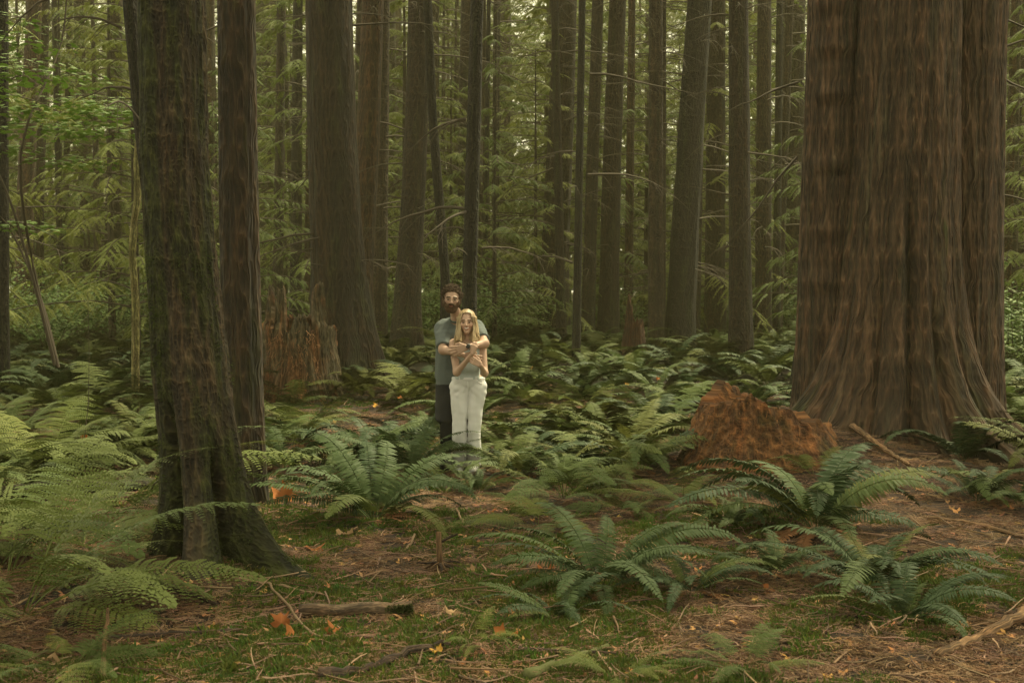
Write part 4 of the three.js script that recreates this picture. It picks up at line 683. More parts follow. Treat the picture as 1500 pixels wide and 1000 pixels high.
// bigger fallen maple leaves, each one a curled sheet
{
  const mats = { orange: leaf(0.34, 0.125, 0.038, 0.8, 0.15), tan: leaf(0.42, 0.27, 0.15, 0.8, 0.12), rust: leaf(0.30, 0.105, 0.035, 0.8, 0.1), gold: leaf(0.55, 0.30, 0.06, 0.75, 0.2) };
  const list = [[415, 745, .13, 'orange', 'large curled orange leaf beside the mossy tree root', 70], [458, 808, .10, 'orange', 'orange leaf on litter at the tip of the mossy root', 15], [505, 785, .09, 'tan', 'tan leaf on litter under the fern by the mossy tree', 10], [412, 928, .065, 'rust', 'standing rust-brown leaf left of the log', 62], [430, 935, .07, 'orange', 'orange leaf lying beside the standing rust leaf', 15], [490, 934, .075, 'rust', 'flat rust leaf below the log', 10], [742, 934, .085, 'orange', 'curled orange leaf on moss before the middle sword fern', 30], [68, 970, .11, 'tan', 'big tan maple leaf lying near the mossy stick', 25], [800, 838, .07, 'rust', 'rust leaf under the middle sword fern', 12], [918, 594, .05, 'gold', 'yellow leaf caught on ferns behind the couple', 40], [780, 566, .045, 'gold', 'small yellow leaf on ground right of the couple', 20], [964, 582, .045, 'orange', 'small orange leaf on ferns left of the red stump', 50], [585, 562, .05, 'tan', 'pale leaf on ground left of the man', 20], [548, 628, .05, 'gold', 'yellow leaf on the fern mass left of the man', 30], [585, 615, .045, 'orange', 'orange leaf on the ferns beside the man', 30], [625, 600, .05, 'tan', 'tan leaf by the man\'s dark shorts', 30], [20, 715, .06, 'orange', 'orange leaf among the bright lady ferns', 40], [830, 870, .06, 'tan', 'tan curl of leaf beneath the dark fern fronds', 30], [960, 812, .08, 'tan', 'dry tan leaf right of the middle sword fern', 14], [690, 842, .05, 'tan', 'small tan leaf right of the upright broken stub', 30], [660, 905, .05, 'tan', 'small tan leaf on moss right of the log', 30], [1245, 680, .05, 'rust', 'rust leaf under the peeled branch', 20], [640, 960, .04, 'gold', 'small yellow leaf by the knotty branch', 20], [1120, 870, .06, 'rust', 'rust leaf on litter left of the low sword fern', 20], [720, 752, .06, 'rust', 'rust leaf in the litter before the couple', 20]];
  const r = rng(55);
  for (const [px, py, s, c, label, tilt] of list) {
    const p = ground(px, py), sh = [[0, -0.35]]; const n = mapleLeafPts.length, pos = [], idx = [], rings = 4;
    for (let k = 0; k <= rings; k++) for (let i = 0; i < n; i++) { const t = k / rings, jit = 0.8 + 0.4 * Math.abs(Math.sin(i * 5.3 + px * 1.7)), x = mapleLeafPts[i][0] * jit, y = mapleLeafPts[i][1] * jit, X = x * t * s, Y = (y * t) * s; pos.push(X, s * (0.42 * t * t * Math.sin(i * 1.1 + px) * 0.7 + 0.75 * (X / s) ** 2 * (r() * .1 + .6)), -Y); }
    for (let k = 0; k < rings; k++) for (let i = 0; i + 1 < n; i++) { const a = k * n + i; idx.push(a, a + 1, a + n, a + 1, a + n + 1, a + n); }
    const m = solo('fallen_leaf', geoFrom(pos, idx), mats[c], label, 'leaf', null); const up = py < 640 ? 0.28 : 0; m.position.set(p.x, p.y + 0.015 + up + (tilt > 50 ? s * 0.55 : 0), p.z); m.rotation.set(tilt * Math.PI / 180, r() * 6.28 * (tilt > 50 ? .05 : 1), (r() - .5) * .5);
  }
}
// moss, needles, twigs and crumbs nobody could count
{
  const r = rng(81), m4 = new THREE.Matrix4(), q = new THREE.Quaternion(), e = new THREE.Euler(0, 0, 0, 'YXZ'), col = new THREE.Color();
  function scatter(name, geo, mat, n, place, label, cat, tint) {
    const list = []; for (let t = 0; t < n * 6 && list.length < n; t++) { const D = 3.8 + 15 * Math.pow(r(), 1.7), x = (r() * 2 - 1) * (D * 0.48 + 0.3), o = place(x, -D); if (o) list.push(o); }
    const I = new THREE.InstancedMesh(geo, mat, list.length); I.name = name; list.forEach((o, i) => { I.setMatrixAt(i, o); if (tint) I.setColorAt(i, tint(col)); }); scene.add(I); tag(I, label, cat, null, 'stuff'); I.castShadow = I.receiveShadow = true; return I;
  }
  const A = []; for (let i = 0; i < 42; i++) { const a = r() * 6.28, q0 = 0.035 * Math.sqrt(r()), d = V(Math.cos(a) * .7 + (r() - .5), 0.9 + r(), Math.sin(a) * .7 + (r() - .5)).normalize(); kite(A, V(Math.cos(a) * q0, 0, Math.sin(a) * q0), d, V(0, 0, 0).crossVectors(d, V(r() - .5, r() - .5, r() - .5)).normalize(), 0.016 + 0.018 * r(), 0.0035); }
  M.mossGround = leaf(0.10, 0.135, 0.028, 0.9, 0.25);
  scatter('moss_carpet', foliageGeometry(A), M.mossGround, 15000, (x, z) => { if (r() > mossAt(x, z) * 1.1) return null; const s = 0.6 + 0.9 * r(); return m4.clone().compose(V(x, height(x, z) - 0.004, z), q.setFromEuler(e.set((r() - .5) * .4, r() * 6.28, (r() - .5) * .4)), V(s * 1.2, s, s * 1.2)); }, 'green moss carpet between litter and twigs', 'moss', c => c.setRGB(0.7 + 0.6 * r(), 0.8 + 0.4 * r(), 0.7 + 0.5 * r()));
  const needles = []; for (let i = 0; i < 26; i++) { const a = r() * 3.14, p = V((r() - .5) * .16, 0.004 + 0.012 * r(), (r() - .5) * .16), l = 0.02 + 0.05 * r(); needles.push(rod([p, p.clone().add(V(Math.cos(a) * l * .5, 0.008 * (r() - .3), Math.sin(a) * l * .5)), p.clone().add(V(Math.cos(a + .3) * l, 0.01 * (r() - .4), Math.sin(a + .3) * l))], 0.0016, 0.0008, 3)); }
  scatter('needle_litter', mergeGeometries(needles), std(0.21, 0.122, 0.07, 0.9), 13000, (x, z) => { if (r() < mossAt(x, z) * 0.6) return null; const s = 0.7 + 0.7 * r(); return m4.clone().compose(V(x, height(x, z), z), q.setFromEuler(e.set((r() - .5) * .2, r() * 6.28, (r() - .5) * .2)), V(s, s, s)); }, 'brown needles and shreds covering the forest floor', 'litter', c => { const k = 0.45 + 1.0 * r(); return c.setRGB(k, k * (0.85 + 0.25 * r()), k * (0.75 + 0.4 * r())); });
  for (const [i, L] of [0.12, 0.22, 0.34].entries()) {
    const g = rod(wander(r, V(-L / 2, 0, 0), V(1, 0.02, 0), L, 6, 0.3), 0.0035 + 0.0015 * i, 0.0015, 4);
    scatter('small_twigs', g, std(0.30, 0.19, 0.115, 0.9), [4200, 2200, 900][i], (x, z) => m4.clone().compose(V(x, height(x, z) + 0.008 + 0.012 * r(), z), q.setFromEuler(e.set(r() * 6.28, r() * 6.28, (r() - .5) * .25)), V(0.7 + .6 * r(), 1, 0.7 + .6 * r())), ['short dry twigs strewn over the forest floor', 'hand-long dry twigs strewn over the forest floor', 'longest dry twigs strewn over the forest floor'][i], 'twigs', c => { const k = 0.35 + 1.1 * r() * r(); return c.setRGB(k, k * (0.9 + .15 * r()), k * (0.85 + .3 * r())); });
  }
  const flake = []; kite(flake, V(-.02, 0, 0), V(1, 0.12, 0).normalize(), V(0, .15, 1).normalize(), 0.045, 0.011); kite(flake, V(-.01, 0.003, .01), V(.6, 0.2, 0.7).normalize(), V(-.7, .1, .6).normalize(), 0.03, 0.008);
  scatter('leaf_crumbs', foliageGeometry(flake), leaf(0.33, 0.18, 0.09, 0.85, 0.1), 3800, (x, z) => m4.clone().compose(V(x, height(x, z) + 0.008, z), q.setFromEuler(e.set((r() - .5) * .8, r() * 6.28, (r() - .5) * .8)), V(0.7 + r(), 1, 0.7 + r())), 'crumbled leaf and bark flakes on the forest floor', 'litter', c => { const k = 0.4 + 1.2 * r(); return c.setRGB(k, k * (0.75 + .4 * r()), k * (0.6 + .5 * r())); });
}

// ---------------------------------------------------------------- the couple
function surfaceNets(sdf, lo, hi, cell) {                            // meshes the zero level of a distance field
  const n = [0, 1, 2].map(i => Math.ceil((hi[i] - lo[i]) / cell) + 1), [nx, ny, nz] = n, F = new Float32Array(nx * ny * nz), id = (i, j, k) => (k * ny + j) * nx + i;
  for (let k = 0; k < nz; k++) for (let j = 0; j < ny; j++) for (let i = 0; i < nx; i++) F[id(i, j, k)] = sdf(lo[0] + i * cell, lo[1] + j * cell, lo[2] + k * cell);
  const vid = new Int32Array(nx * ny * nz).fill(-1), pos = [], idx = [];
  for (let k = 0; k + 1 < nz; k++) for (let j = 0; j + 1 < ny; j++) for (let i = 0; i + 1 < nx; i++) {
    const c = []; let neg = 0; for (let b = 0; b < 8; b++) { const v = F[id(i + (b & 1), j + (b >> 1 & 1), k + (b >> 2))]; c.push(v); if (v < 0) neg++; } if (!neg || neg === 8) continue;
    let x = 0, y = 0, z = 0, m = 0;
    for (let a = 0; a < 8; a++) for (let ax = 0; ax < 3; ax++) { const b = a | 1 << ax; if (b === a || (c[a] < 0) === (c[b] < 0)) continue; const t = c[a] / (c[a] - c[b]); x += (a & 1) + (ax === 0 ? t : 0); y += (a >> 1 & 1) + (ax === 1 ? t : 0); z += (a >> 2) + (ax === 2 ? t : 0); m++; }
    vid[id(i, j, k)] = pos.length / 3; pos.push(lo[0] + (i + x / m) * cell, lo[1] + (j + y / m) * cell, lo[2] + (k + z / m) * cell);
  }
  const quad = (a, b, c, d, flip) => { if (a < 0 || b < 0 || c < 0 || d < 0) return; flip ? idx.push(a, c, b, a, d, c) : idx.push(a, b, c, a, c, d); };
  for (let k = 1; k + 1 < nz; k++) for (let j = 1; j + 1 < ny; j++) for (let i = 1; i + 1 < nx; i++) {
    const f = F[id(i, j, k)] < 0;
    if (f !== F[id(i + 1, j, k)] < 0) quad(vid[id(i, j - 1, k - 1)], vid[id(i, j, k - 1)], vid[id(i, j, k)], vid[id(i, j - 1, k)], !f);
    if (f !== F[id(i, j + 1, k)] < 0) quad(vid[id(i - 1, j, k - 1)], vid[id(i - 1, j, k)], vid[id(i, j, k)], vid[id(i, j, k - 1)], !f);
    if (f !== F[id(i, j, k + 1)] < 0) quad(vid[id(i - 1, j - 1, k)], vid[id(i, j - 1, k)], vid[id(i, j, k)], vid[id(i - 1, j, k)], !f);
  }
  const g = geoFrom(pos, idx); return g;
}
const smin = (a, b, k) => { const h = Math.max(0, k - Math.abs(a - b)) / k; return Math.min(a, b) - h * h * k / 4; };
function bone(x, y, z, a, b) {                                        // tapered capsule a, b = [x, y, z, r]
  const dx = b[0] - a[0], dy = b[1] - a[1], dz = b[2] - a[2], t = clamp(((x - a[0]) * dx + (y - a[1]) * dy + (z - a[2]) * dz) / (dx * dx + dy * dy + dz * dz + 1e-9));
  return Math.hypot(x - a[0] - dx * t, y - a[1] - dy * t, z - a[2] - dz * t) - lerp(a[3], b[3], t);
}
const body = (bones, k = 0.03, grow = 0) => (x, y, z) => { let d = 9; for (const [a, b, e = 0] of bones) d = smin(d, bone(x, y, z, a, b) - e, k); return d - grow; };
const ell = (x, y, z, c, r) => { const a = (x - c[0]) / r[0], b = (y - c[1]) / r[1], e = (z - c[2]) / r[2], l = Math.hypot(a, b, e); return (l - 1) * Math.min(r[0], r[1], r[2]); };
function tint(g, fn) { const p = g.attributes.position, c = new Float32Array(p.count * 3); for (let i = 0; i < p.count; i++) c.set(fn(p.getX(i), p.getY(i), p.getZ(i)), i * 3); g.setAttribute('color', new THREE.BufferAttribute(c, 3)); return g; }
// a head round the origin (0 = middle, face towards +z), height s = 1 for 0.23 m
function headField(s, beard, fem) {
  return (x, y, z) => {
    x /= s; y /= s; z /= s; const ax = Math.abs(x);
    let d = ell(x, y, z, [0, 0.03, -0.012], [0.075, 0.088, 0.093]);
    d = smin(d, ell(x, y, z, [0, -0.045, 0.02], [fem ? 0.053 : 0.058, 0.068, 0.066]), 0.03);
    d = smin(d, ell(x, y, z, [0, -0.095, 0.058], [fem ? 0.02 : 0.026, 0.018, 0.022]), 0.025);       // chin
    d = smin(d, ell(ax, y, z, [0.04, -0.022, 0.052], [0.026, 0.022, 0.024]), 0.025);               // cheekbones
    d = smin(d, ell(ax, y, z, [0.028, 0.026, 0.074], [0.03, 0.009, 0.012]), 0.016);                // brow
    d = smin(d, ell(ax, y, z, [0.031, 0.003, 0.072], [0.0125, 0.0105, 0.012]), 0.004);
    d = smin(d, bone(x, y, z, [0, 0.018, 0.085, 0.008], [0, -0.024, 0.104, 0.011]), 0.012);         // nose
    d = smin(d, ell(ax, y, z, [0.011, -0.029, 0.092], [0.009, 0.007, 0.01]), 0.008);
    d = smin(d, ell(x, y, z, [0, -0.051, 0.083], [0.024, 0.006, 0.009]), 0.006); d = smin(d, ell(x, y, z, [0, -0.063, 0.081], [0.02, 0.007, 0.009]), 0.006);   // lips
    d = Math.max(d, -ell(x, y + 0.10 * 0, z, [0, -0.0565, 0.093], [0.022, 0.0016, 0.008]));
    d = smin(d, ell(ax, y, z, [0.077, -0.005, -0.008], [0.009, 0.031, 0.019]), 0.006);             // ears
    return d * s;
  };
}
const SKIN_M = [0.39, 0.245, 0.18], SKIN_F = [0.46, 0.295, 0.22];
const faceTint = (s, skin, fem) => (x, y, z) => {
  x /= s; y /= s; z /= s; const ax = Math.abs(x); let c = mix3(skin, [skin[0] * 1.02, skin[1] * 0.8, skin[2] * 0.75], Math.exp(-(((ax - 0.04) ** 2) + (y + 0.025) ** 2) / 0.0005) * (z > 0.03 ? 0.5 : 0));
  if (z > 0.06) {
    if (Math.abs(y - 0.029 + (ax - 0.03) * (ax - 0.03) * 8) < 0.0065 && ax > 0.012 && ax < 0.05) c = fem ? [0.12, 0.07, 0.04] : [0.04, 0.025, 0.015];
    const ex = (ax - 0.031) / 0.0125, ey = (y - 0.003) / 0.0062; if (ex * ex + ey * ey < 1) c = Math.hypot(ax - 0.031, y - 0.003) < 0.0085 ? [0.03, 0.02, 0.015] : [0.17, 0.12, 0.095]; else if (ex * ex + (ey * 0.72) ** 2 < 1.1 && y > 0.003) c = [0.07, 0.035, 0.02];
    if (fem && ax < 0.024 && y < -0.049 + ax * ax * 8 && y > -0.0615 + ax * ax * 15) c = [0.56, 0.51, 0.46];
    else if (ax < 0.031 && y < -0.043 + ax * ax * 6 && y > -0.072 + ax * ax * 14) c = [skin[0] * 0.8, skin[1] * 0.45, skin[2] * 0.45];
  }
  return c;
};
// a hand as bones: wrist point, finger direction d, palm side n, thumb side s
function handBones(w, d, n, s, k, curl, spread = 0.1, thumbIn = 0.3) {
  d.normalize(); s.addScaledVector(d, -s.dot(d)).normalize(); n = V(0, 0, 0).crossVectors(d, s).multiplyScalar(Math.sign(V(0, 0, 0).crossVectors(d, s).dot(n)) || 1).normalize();
  const P = (a, b, c, r) => [w.x + (d.x * a + s.x * b + n.x * c) * k, w.y + (d.y * a + s.y * b + n.y * c) * k, w.z + (d.z * a + s.z * b + n.z * c) * k, r * k], out = [];
  const len = [0.072, 0.08, 0.074, 0.058], off = [0.030, 0.010, -0.011, -0.030];
  for (let f = 0; f < 4; f++) {
    out.push([P(0.005, off[f] * 0.55, 0, 0.015), P(0.088 - Math.abs(f - 1) * 0.004, off[f], 0, 0.0115)]);
    let a = 0.088 - Math.abs(f - 1) * 0.004, b = off[f], c = 0, ang = 0; const fan = (1.5 - f) * spread;
    for (let j = 0; j < 3; j++) { ang += curl * (j ? 1 : 0.7) * (1 + 0.08 * f); const l = len[f] * [0.46, 0.3, 0.24][j], a2 = a + Math.cos(ang) * l, c2 = c + Math.sin(ang) * l, b2 = b + fan * l; out.push([P(a, b, c, 0.0092 - 0.0008 * j), P(a2, b2, c2, 0.0084 - 0.0009 * j)]); a = a2; b = b2; c = c2; }
  }
  out.push([P(0.018, 0.022, 0.004, 0.016), P(0.05, 0.05, 0.012, 0.0115)], [P(0.05, 0.05, 0.012, 0.0112), P(0.085, 0.058 - thumbIn * 0.02, 0.022, 0.0088)]);
  return out;
}
const under = bs => bs.map(([a, b]) => [a, b, -0.022]);
const skinMat = new THREE.MeshPhysicalMaterial({ vertexColors: true, roughness: 0.55, sheen: 0.1 });
const clothNoise = (x, y, z, a, f) => a * (noise(x * f, y * f * 0.8, z * f) + 0.5 * noise(x * f * 2.3 + 5, y * f * 2, z * f * 2.3));
{
  const B = at(681, 690, 11.1); B.y = height(B.x, B.z);
  const strands = (seed, n, root, flow, len, r0, seg = 7) => { const r = rng(seed), gs = []; for (let i = 0; i < n; i++) { const [p, d] = root(r, i); gs.push(rod(flow(r, p, d, len * (0.8 + 0.3 * r()), seg), r0 * (0.7 + 0.6 * r()), r0 * 0.35, 4)); } return mergeGeometries(gs); };
  // --- man
  const Mn = thing('person', 'bearded person in grey-green shirt and black shorts hugging from behind', 'person', [B.x, B.y, B.z], 0);
  const mTorso = [[[-0.195, 1.415, -0.13, 0.066], [0.085, 1.415, -0.13, 0.066]], [[-0.13, 1.445, -0.13, 0.06], [0.01, 1.445, -0.13, 0.06]], [[-0.155, 1.30, -0.12, 0.125], [0.03, 1.30, -0.12, 0.125]], [[-0.15, 1.08, -0.14, 0.118], [0.0, 1.08, -0.14, 0.118]], [[-0.15, 0.95, -0.15, 0.125], [0.0, 0.95, -0.15, 0.125]], [[-0.16, 1.33, -0.10, 0.08], [-0.16, 1.05, -0.13, 0.1]], [[-0.07, 1.46, -0.13, 0.07], [-0.10, 1.60, -0.07, 0.056]]];
  const mArmR = [[[-0.235, 1.415, -0.12, 0.068], [-0.205, 1.205, 0.10, 0.048]], [[-0.205, 1.205, 0.10, 0.046], [0.02, 1.165, 0.30, 0.029]]];
  const mArmL = [[[0.125, 1.415, -0.12, 0.068], [0.195, 1.27, 0.14, 0.05]], [[0.195, 1.27, 0.14, 0.048], [0.030, 1.245, 0.350, 0.030]]];
  const mLegs = [[[-0.165, 0.92, -0.15, 0.10], [-0.185, 0.50, -0.13, 0.066]], [[-0.185, 0.50, -0.13, 0.062], [-0.20, 0.09, -0.16, 0.043]], [[0.01, 0.92, -0.15, 0.10], [0.02, 0.50, -0.13, 0.066]], [[0.02, 0.50, -0.13, 0.062], [0.02, 0.09, -0.16, 0.043]]];
  const feet = (xs, z) => xs.flatMap(x => [[[x, 0.05, z - 0.05, 0.045], [x, 0.035, z + 0.15, 0.036]]]);
  const mHandL = handBones(V(0.030, 1.245, 0.350), V(-1, -0.30, -0.03), V(0, -0.2, -1), V(0, 1, 0), 1.05, 0.16, 0.16), mHandR = handBones(V(0.02, 1.165, 0.30), V(1, -0.35, 0.22), V(0, 0, -1), V(0, 1, 0), 1.05, 0.45);
  const hc = [-0.128, 1.688, -0.015], hs = 1.03, mh = headField(hs, true, false);
  const turn = (geo, c, ry, rz) => geo.rotateZ(rz).rotateY(ry).translate(...c);
  const headM = tint(surfaceNets(mh, [-0.1, -0.14, -0.125], [0.1, 0.14, 0.135], 0.0038), faceTint(hs, SKIN_M, false)); turn(headM, hc, 0.05, -0.06);
  const bm = tint(surfaceNets(body([mTorso[0], mTorso[1], ...under(mTorso.slice(2, 6)), mTorso[6], ...mArmR, ...mArmL, ...under(mLegs)], 0.035, -0.006), [-0.36, -0.02, -0.32], [0.30, 1.64, 0.40], 0.013), () => SKIN_M);
  const hands = [mHandL, mHandR].map(h => { let lo = [9, 9, 9], hi = [-9, -9, -9]; for (const b of h) for (const p of b) for (let i = 0; i < 3; i++) { lo[i] = Math.min(lo[i], p[i] - 0.03); hi[i] = Math.max(hi[i], p[i] + 0.03); } return tint(surfaceNets(body(h, 0.008), lo, hi, 0.0042), () => SKIN_M); });
  part('body', mergeGeometries([bm, headM, ...hands]), skinMat, Mn);
  M.shirt = std(0.104, 0.122, 0.122, 0.95); M.black = std(0.016, 0.016, 0.019, 0.9); M.collar = std(0.055, 0.08, 0.072, 0.95);
  const shirtF = body([...mTorso.slice(0, 6).map(([a, b]) => [a, b]), [[-0.19, 1.25, -0.12, 0.085], [-0.195, 0.84, -0.14, 0.092]], [[0.03, 1.2, -0.14, 0.1], [0.03, 0.84, -0.14, 0.11]]], 0.04, 0.010);
  const sleeve = (a, b) => { const d = V(b[0] - a[0], b[1] - a[1], b[2] - a[2]).normalize(), f = body([[a, b]], 0.01, 0.006); return (x, y, z) => Math.max(f(x, y, z), (x - b[0]) * d.x + (y - b[1]) * d.y + (z - b[2]) * d.z); };
  const slR = sleeve([-0.225, 1.41, -0.12, 0.070], [-0.208, 1.235, 0.065, 0.066]), slL = sleeve([0.115, 1.41, -0.12, 0.070], [0.178, 1.305, 0.075, 0.066]);
  part('shirt', surfaceNets((x, y, z) => { const fold = clothNoise(x, y, z, 0.009, 9) + 0.006 * noise(x * 30, y * 6, z * 30), neck = 0.082 - Math.hypot(x + 0.078, (y - 1.535) * 0.75, z + 0.09); let d = smin(shirtF(x, y, z), smin(slR(x, y, z), slL(x, y, z), 0.01), 0.045) + fold; return Math.max(d, 0.845 + 0.002 * noise(x * 12, 0, z * 12) - y, neck); }, [-0.40, 0.80, -0.36], [0.34, 1.56, 0.30], 0.009), M.shirt, Mn);
  const col = new THREE.TorusGeometry(0.070, 0.009, 8, 40); col.rotateX(Math.PI / 2 + 0.42); col.translate(-0.08, 1.497, -0.095); part('collar', col, M.collar, Mn);
  part('shorts', surfaceNets((x, y, z) => Math.max(body([[[-0.15, 0.93, -0.15, 0.128], [0.0, 0.93, -0.15, 0.128]], [[-0.17, 0.88, -0.15, 0.115], [-0.20, 0.5, -0.135, 0.098]], [[0.015, 0.88, -0.15, 0.115], [0.03, 0.5, -0.135, 0.098]]], 0.03, 0.008)(x, y, z) + clothNoise(x, y, z, 0.012, 8), 0.485 - y, y - 0.86), [-0.36, 0.45, -0.34], [0.22, 1.0, 0.04], 0.011), M.black, Mn);
  part('leggings', surfaceNets((x, y, z) => Math.max(body([mLegs[1], mLegs[3]], 0.02, 0.008)(x, y, z) + clothNoise(x, y, z, 0.004, 14), 0.09 - y, y - 0.56), [-0.30, 0.06, -0.26], [0.12, 0.6, -0.04], 0.010), M.black, Mn);
  for (const x of [-0.20, 0.02]) part('shoe', surfaceNets(body(feet([x], -0.16), 0.03, 0.012), [x - 0.08, -0.02, -0.30], [x + 0.08, 0.13, 0.08], 0.009), M.black, Mn);
  // hair: a cap of curls, beard: a cap on the jaw
  const inHead = (p) => V(p.x, p.y, p.z).applyAxisAngle(V(0, 0, 1), -0.06).applyAxisAngle(V(0, 1, 0), 0.05).add(V(...hc));
  M.hairDark = std(0.048, 0.028, 0.016, 1); M.beard = std(0.07, 0.038, 0.021, 1);
  const cap = surfaceNets((x, y, z) => { const d = ell(x, y, z, [0, 0.048, -0.022], [0.096, 0.094, 0.103]) + 0.013 * noise(x * 55, y * 55, z * 55) + 0.008 * noise(x * 110, y * 110, z * 110); const face = 0.03 + 0.10 * smooth(0.05, 0.12, y) - 0.02 * noise(x * 40, y * 40, 3); return Math.max(d, z - face, -0.06 - y + z * 0.4 + (z > 0.01 ? (0.05 - Math.abs(x)) * 0.0 : 0)); }, [-0.13, -0.1, -0.15], [0.13, 0.17, 0.13], 0.0048); turn(cap, hc, 0.05, -0.06);
  const curls = []; { const r = rng(21); for (let i = 0; i < 230; i++) { const a = r() * 6.28, u = r(), el = -0.25 + 1.8 * u, p = V(Math.cos(a) * Math.cos(el) * 0.097, 0.05 + Math.sin(el) * 0.094, -0.022 + Math.sin(a) * Math.cos(el) * 0.103); if (p.z > 0.045 && p.y < 0.105) continue; const ax = V(r() - .5, r() - .5, r() - .5).normalize(), rr = 0.010 + 0.007 * r(), pts = []; const s = V(0, 0, 0).crossVectors(ax, V(0, 1, 0)).normalize(), t = V(0, 0, 0).crossVectors(ax, s); for (let k = 0; k <= 9; k++) { const b = k * 0.75; pts.push(inHead(p.clone().addScaledVector(s, Math.cos(b) * rr).addScaledVector(t, Math.sin(b) * rr).addScaledVector(ax, (k - 4) * 0.003))); } curls.push(rod(pts, 0.0042, 0.002, 4)); } }
  part('hair', mergeGeometries([cap.deleteAttribute('uv') && cap, ...curls.map(c => (c.deleteAttribute('uv'), c))].filter(g => g && g.attributes)), M.hairDark, Mn);
  const beard = surfaceNets((x, y, z) => { const ax = Math.abs(x), d = mh(x, y, z) - 0.009 - 0.003 * smooth(-0.05, -0.1, y) + 0.004 * noise(x * 90, y * 90, z * 90); const line = -0.036 - (0.034 - ax) * 0.75 * (ax < 0.034 ? 1 : 0) * -0.3 + (ax > 0.045 ? (ax - 0.045) * 1.4 : 0); let q = Math.max(d, y - line, -z - 0.012, -0.128 - y); q = Math.max(q, -ell(x, y, z, [0, -0.057, 0.10], [0.023, 0.010, 0.03])); q = Math.max(q, -ell(x, y, z, [0, -0.02, 0.11], [0.018, 0.019, 0.03])); return q; }, [-0.1, -0.15, -0.04], [0.1, 0.03, 0.13], 0.0038); turn(beard, hc, 0.05, -0.06); part('beard', beard, M.beard, Mn);
  { const gs = []; for (const s of [-1, 1]) { const t = new THREE.TorusGeometry(0.022, 0.0011, 6, 28); t.scale(1.05, 0.9, 1); t.translate(s * 0.031, 0.000, 0.098); gs.push(t); const a = rod([V(s * 0.053, 0.003, 0.096), V(s * 0.078, 0.005, 0.05), V(s * 0.084, 0.004, -0.01)], 0.0013, 0.0013, 4); gs.push(a); } gs.push(rod([V(-0.01, 0.004, 0.101), V(0, 0.007, 0.104), V(0.01, 0.004, 0.101)], 0.0013, 0.0013, 4)); const g = mergeGeometries(gs); turn(g, hc, 0.05, -0.06); part('glasses', g, new THREE.MeshStandardMaterial({ color: 0x5a4c3a, metalness: 0.5, roughness: 0.6 }), Mn); }
  { const d = V(-0.15, -0.025, 0.205).normalize(), c = V(0.044, 1.247, 0.334), st = new THREE.CylinderGeometry(0.0345, 0.0345, 0.024, 28, 1, true); st.applyQuaternion(new THREE.Quaternion().setFromUnitVectors(V(0, 1, 0), d)); st.translate(c.x, c.y, c.z); const W = new THREE.Group(); W.name = 'wrist_watch'; Mn.add(W); part('strap', st, new THREE.MeshStandardMaterial({ color: 0x15161a, roughness: 0.6, side: THREE.DoubleSide }), W); const f = new THREE.CylinderGeometry(0.019, 0.02, 0.011, 24); f.rotateX(Math.PI / 2 - 0.1); f.translate(0.048, 1.255, 0.369); part('watch_face', f, new THREE.MeshStandardMaterial({ color: 0x101114, roughness: 0.25, metalness: 0.3 }), W); }
  // --- woman
  const Wm = thing('person', 'blonde person in pale grey top and white trousers hugged from behind', 'person', [B.x, B.y, B.z], 0);
  const wTorso = [[[-0.085, 1.275, 0.05, 0.045], [0.145, 1.275, 0.05, 0.045]], [[-0.01, 1.19, 0.065, 0.098], [0.075, 1.19, 0.065, 0.098]], [[0.0, 1.03, 0.05, 0.088], [0.075, 1.03, 0.05, 0.088]], [[-0.02, 0.90, 0.03, 0.11], [0.09, 0.90, 0.03, 0.11]], [[-0.02, 1.17, 0.11, 0.06], [0.085, 1.17, 0.11, 0.06]], [[0.03, 1.28, 0.05, 0.05], [0.028, 1.40, 0.075, 0.044]]];
  const wArmR = [[[-0.115, 1.265, 0.06, 0.047], [-0.068, 0.995, 0.20, 0.037]], [[-0.068, 0.995, 0.20, 0.036], [0.092, 1.19, 0.378, 0.024]]];
  const wArmL = [[[0.170, 1.265, 0.06, 0.047], [0.198, 0.985, 0.17, 0.037]], [[0.198, 0.985, 0.17, 0.036], [0.165, 1.08, 0.375, 0.024]]];
  const wLegs = [[[-0.035, 0.88, 0.03, 0.10], [-0.055, 0.5, 0.05, 0.062]], [[-0.055, 0.5, 0.05, 0.058], [-0.06, 0.09, 0.02, 0.038]], [[0.115, 0.88, 0.03, 0.10], [0.10, 0.5, 0.06, 0.062]], [[0.10, 0.5, 0.06, 0.058], [0.085, 0.09, 0.02, 0.038]]];
  const wHandR = handBones(V(0.092, 1.19, 0.378), V(0.25, 1, 0.12), V(0.4, 0, -1), V(-0.6, 0.1, -0.3), 0.84, 0.75, 0.02), wHandL = handBones(V(0.165, 1.08, 0.375), V(-0.75, 0.45, 0.05), V(0, 0, -1), V(0.3, 1, 0), 0.86, 0.5, 0.03);
  const wc = [0.026, 1.472, 0.10], ws = 0.955, wh = headField(ws, false, true), headW = tint(surfaceNets(wh, [-0.095, -0.135, -0.12], [0.095, 0.13, 0.13], 0.0036), faceTint(ws, SKIN_F, true)); turn(headW, wc, -0.04, 0.03);
  const bw = tint(surfaceNets(body([wTorso[0], wTorso[1], ...under(wTorso.slice(2, 4)), wTorso[4], wTorso[5], ...wArmR, ...wArmL, ...under(wLegs)], 0.03, -0.004), [-0.20, -0.02, -0.14], [0.29, 1.44, 0.44], 0.0115), () => SKIN_F);
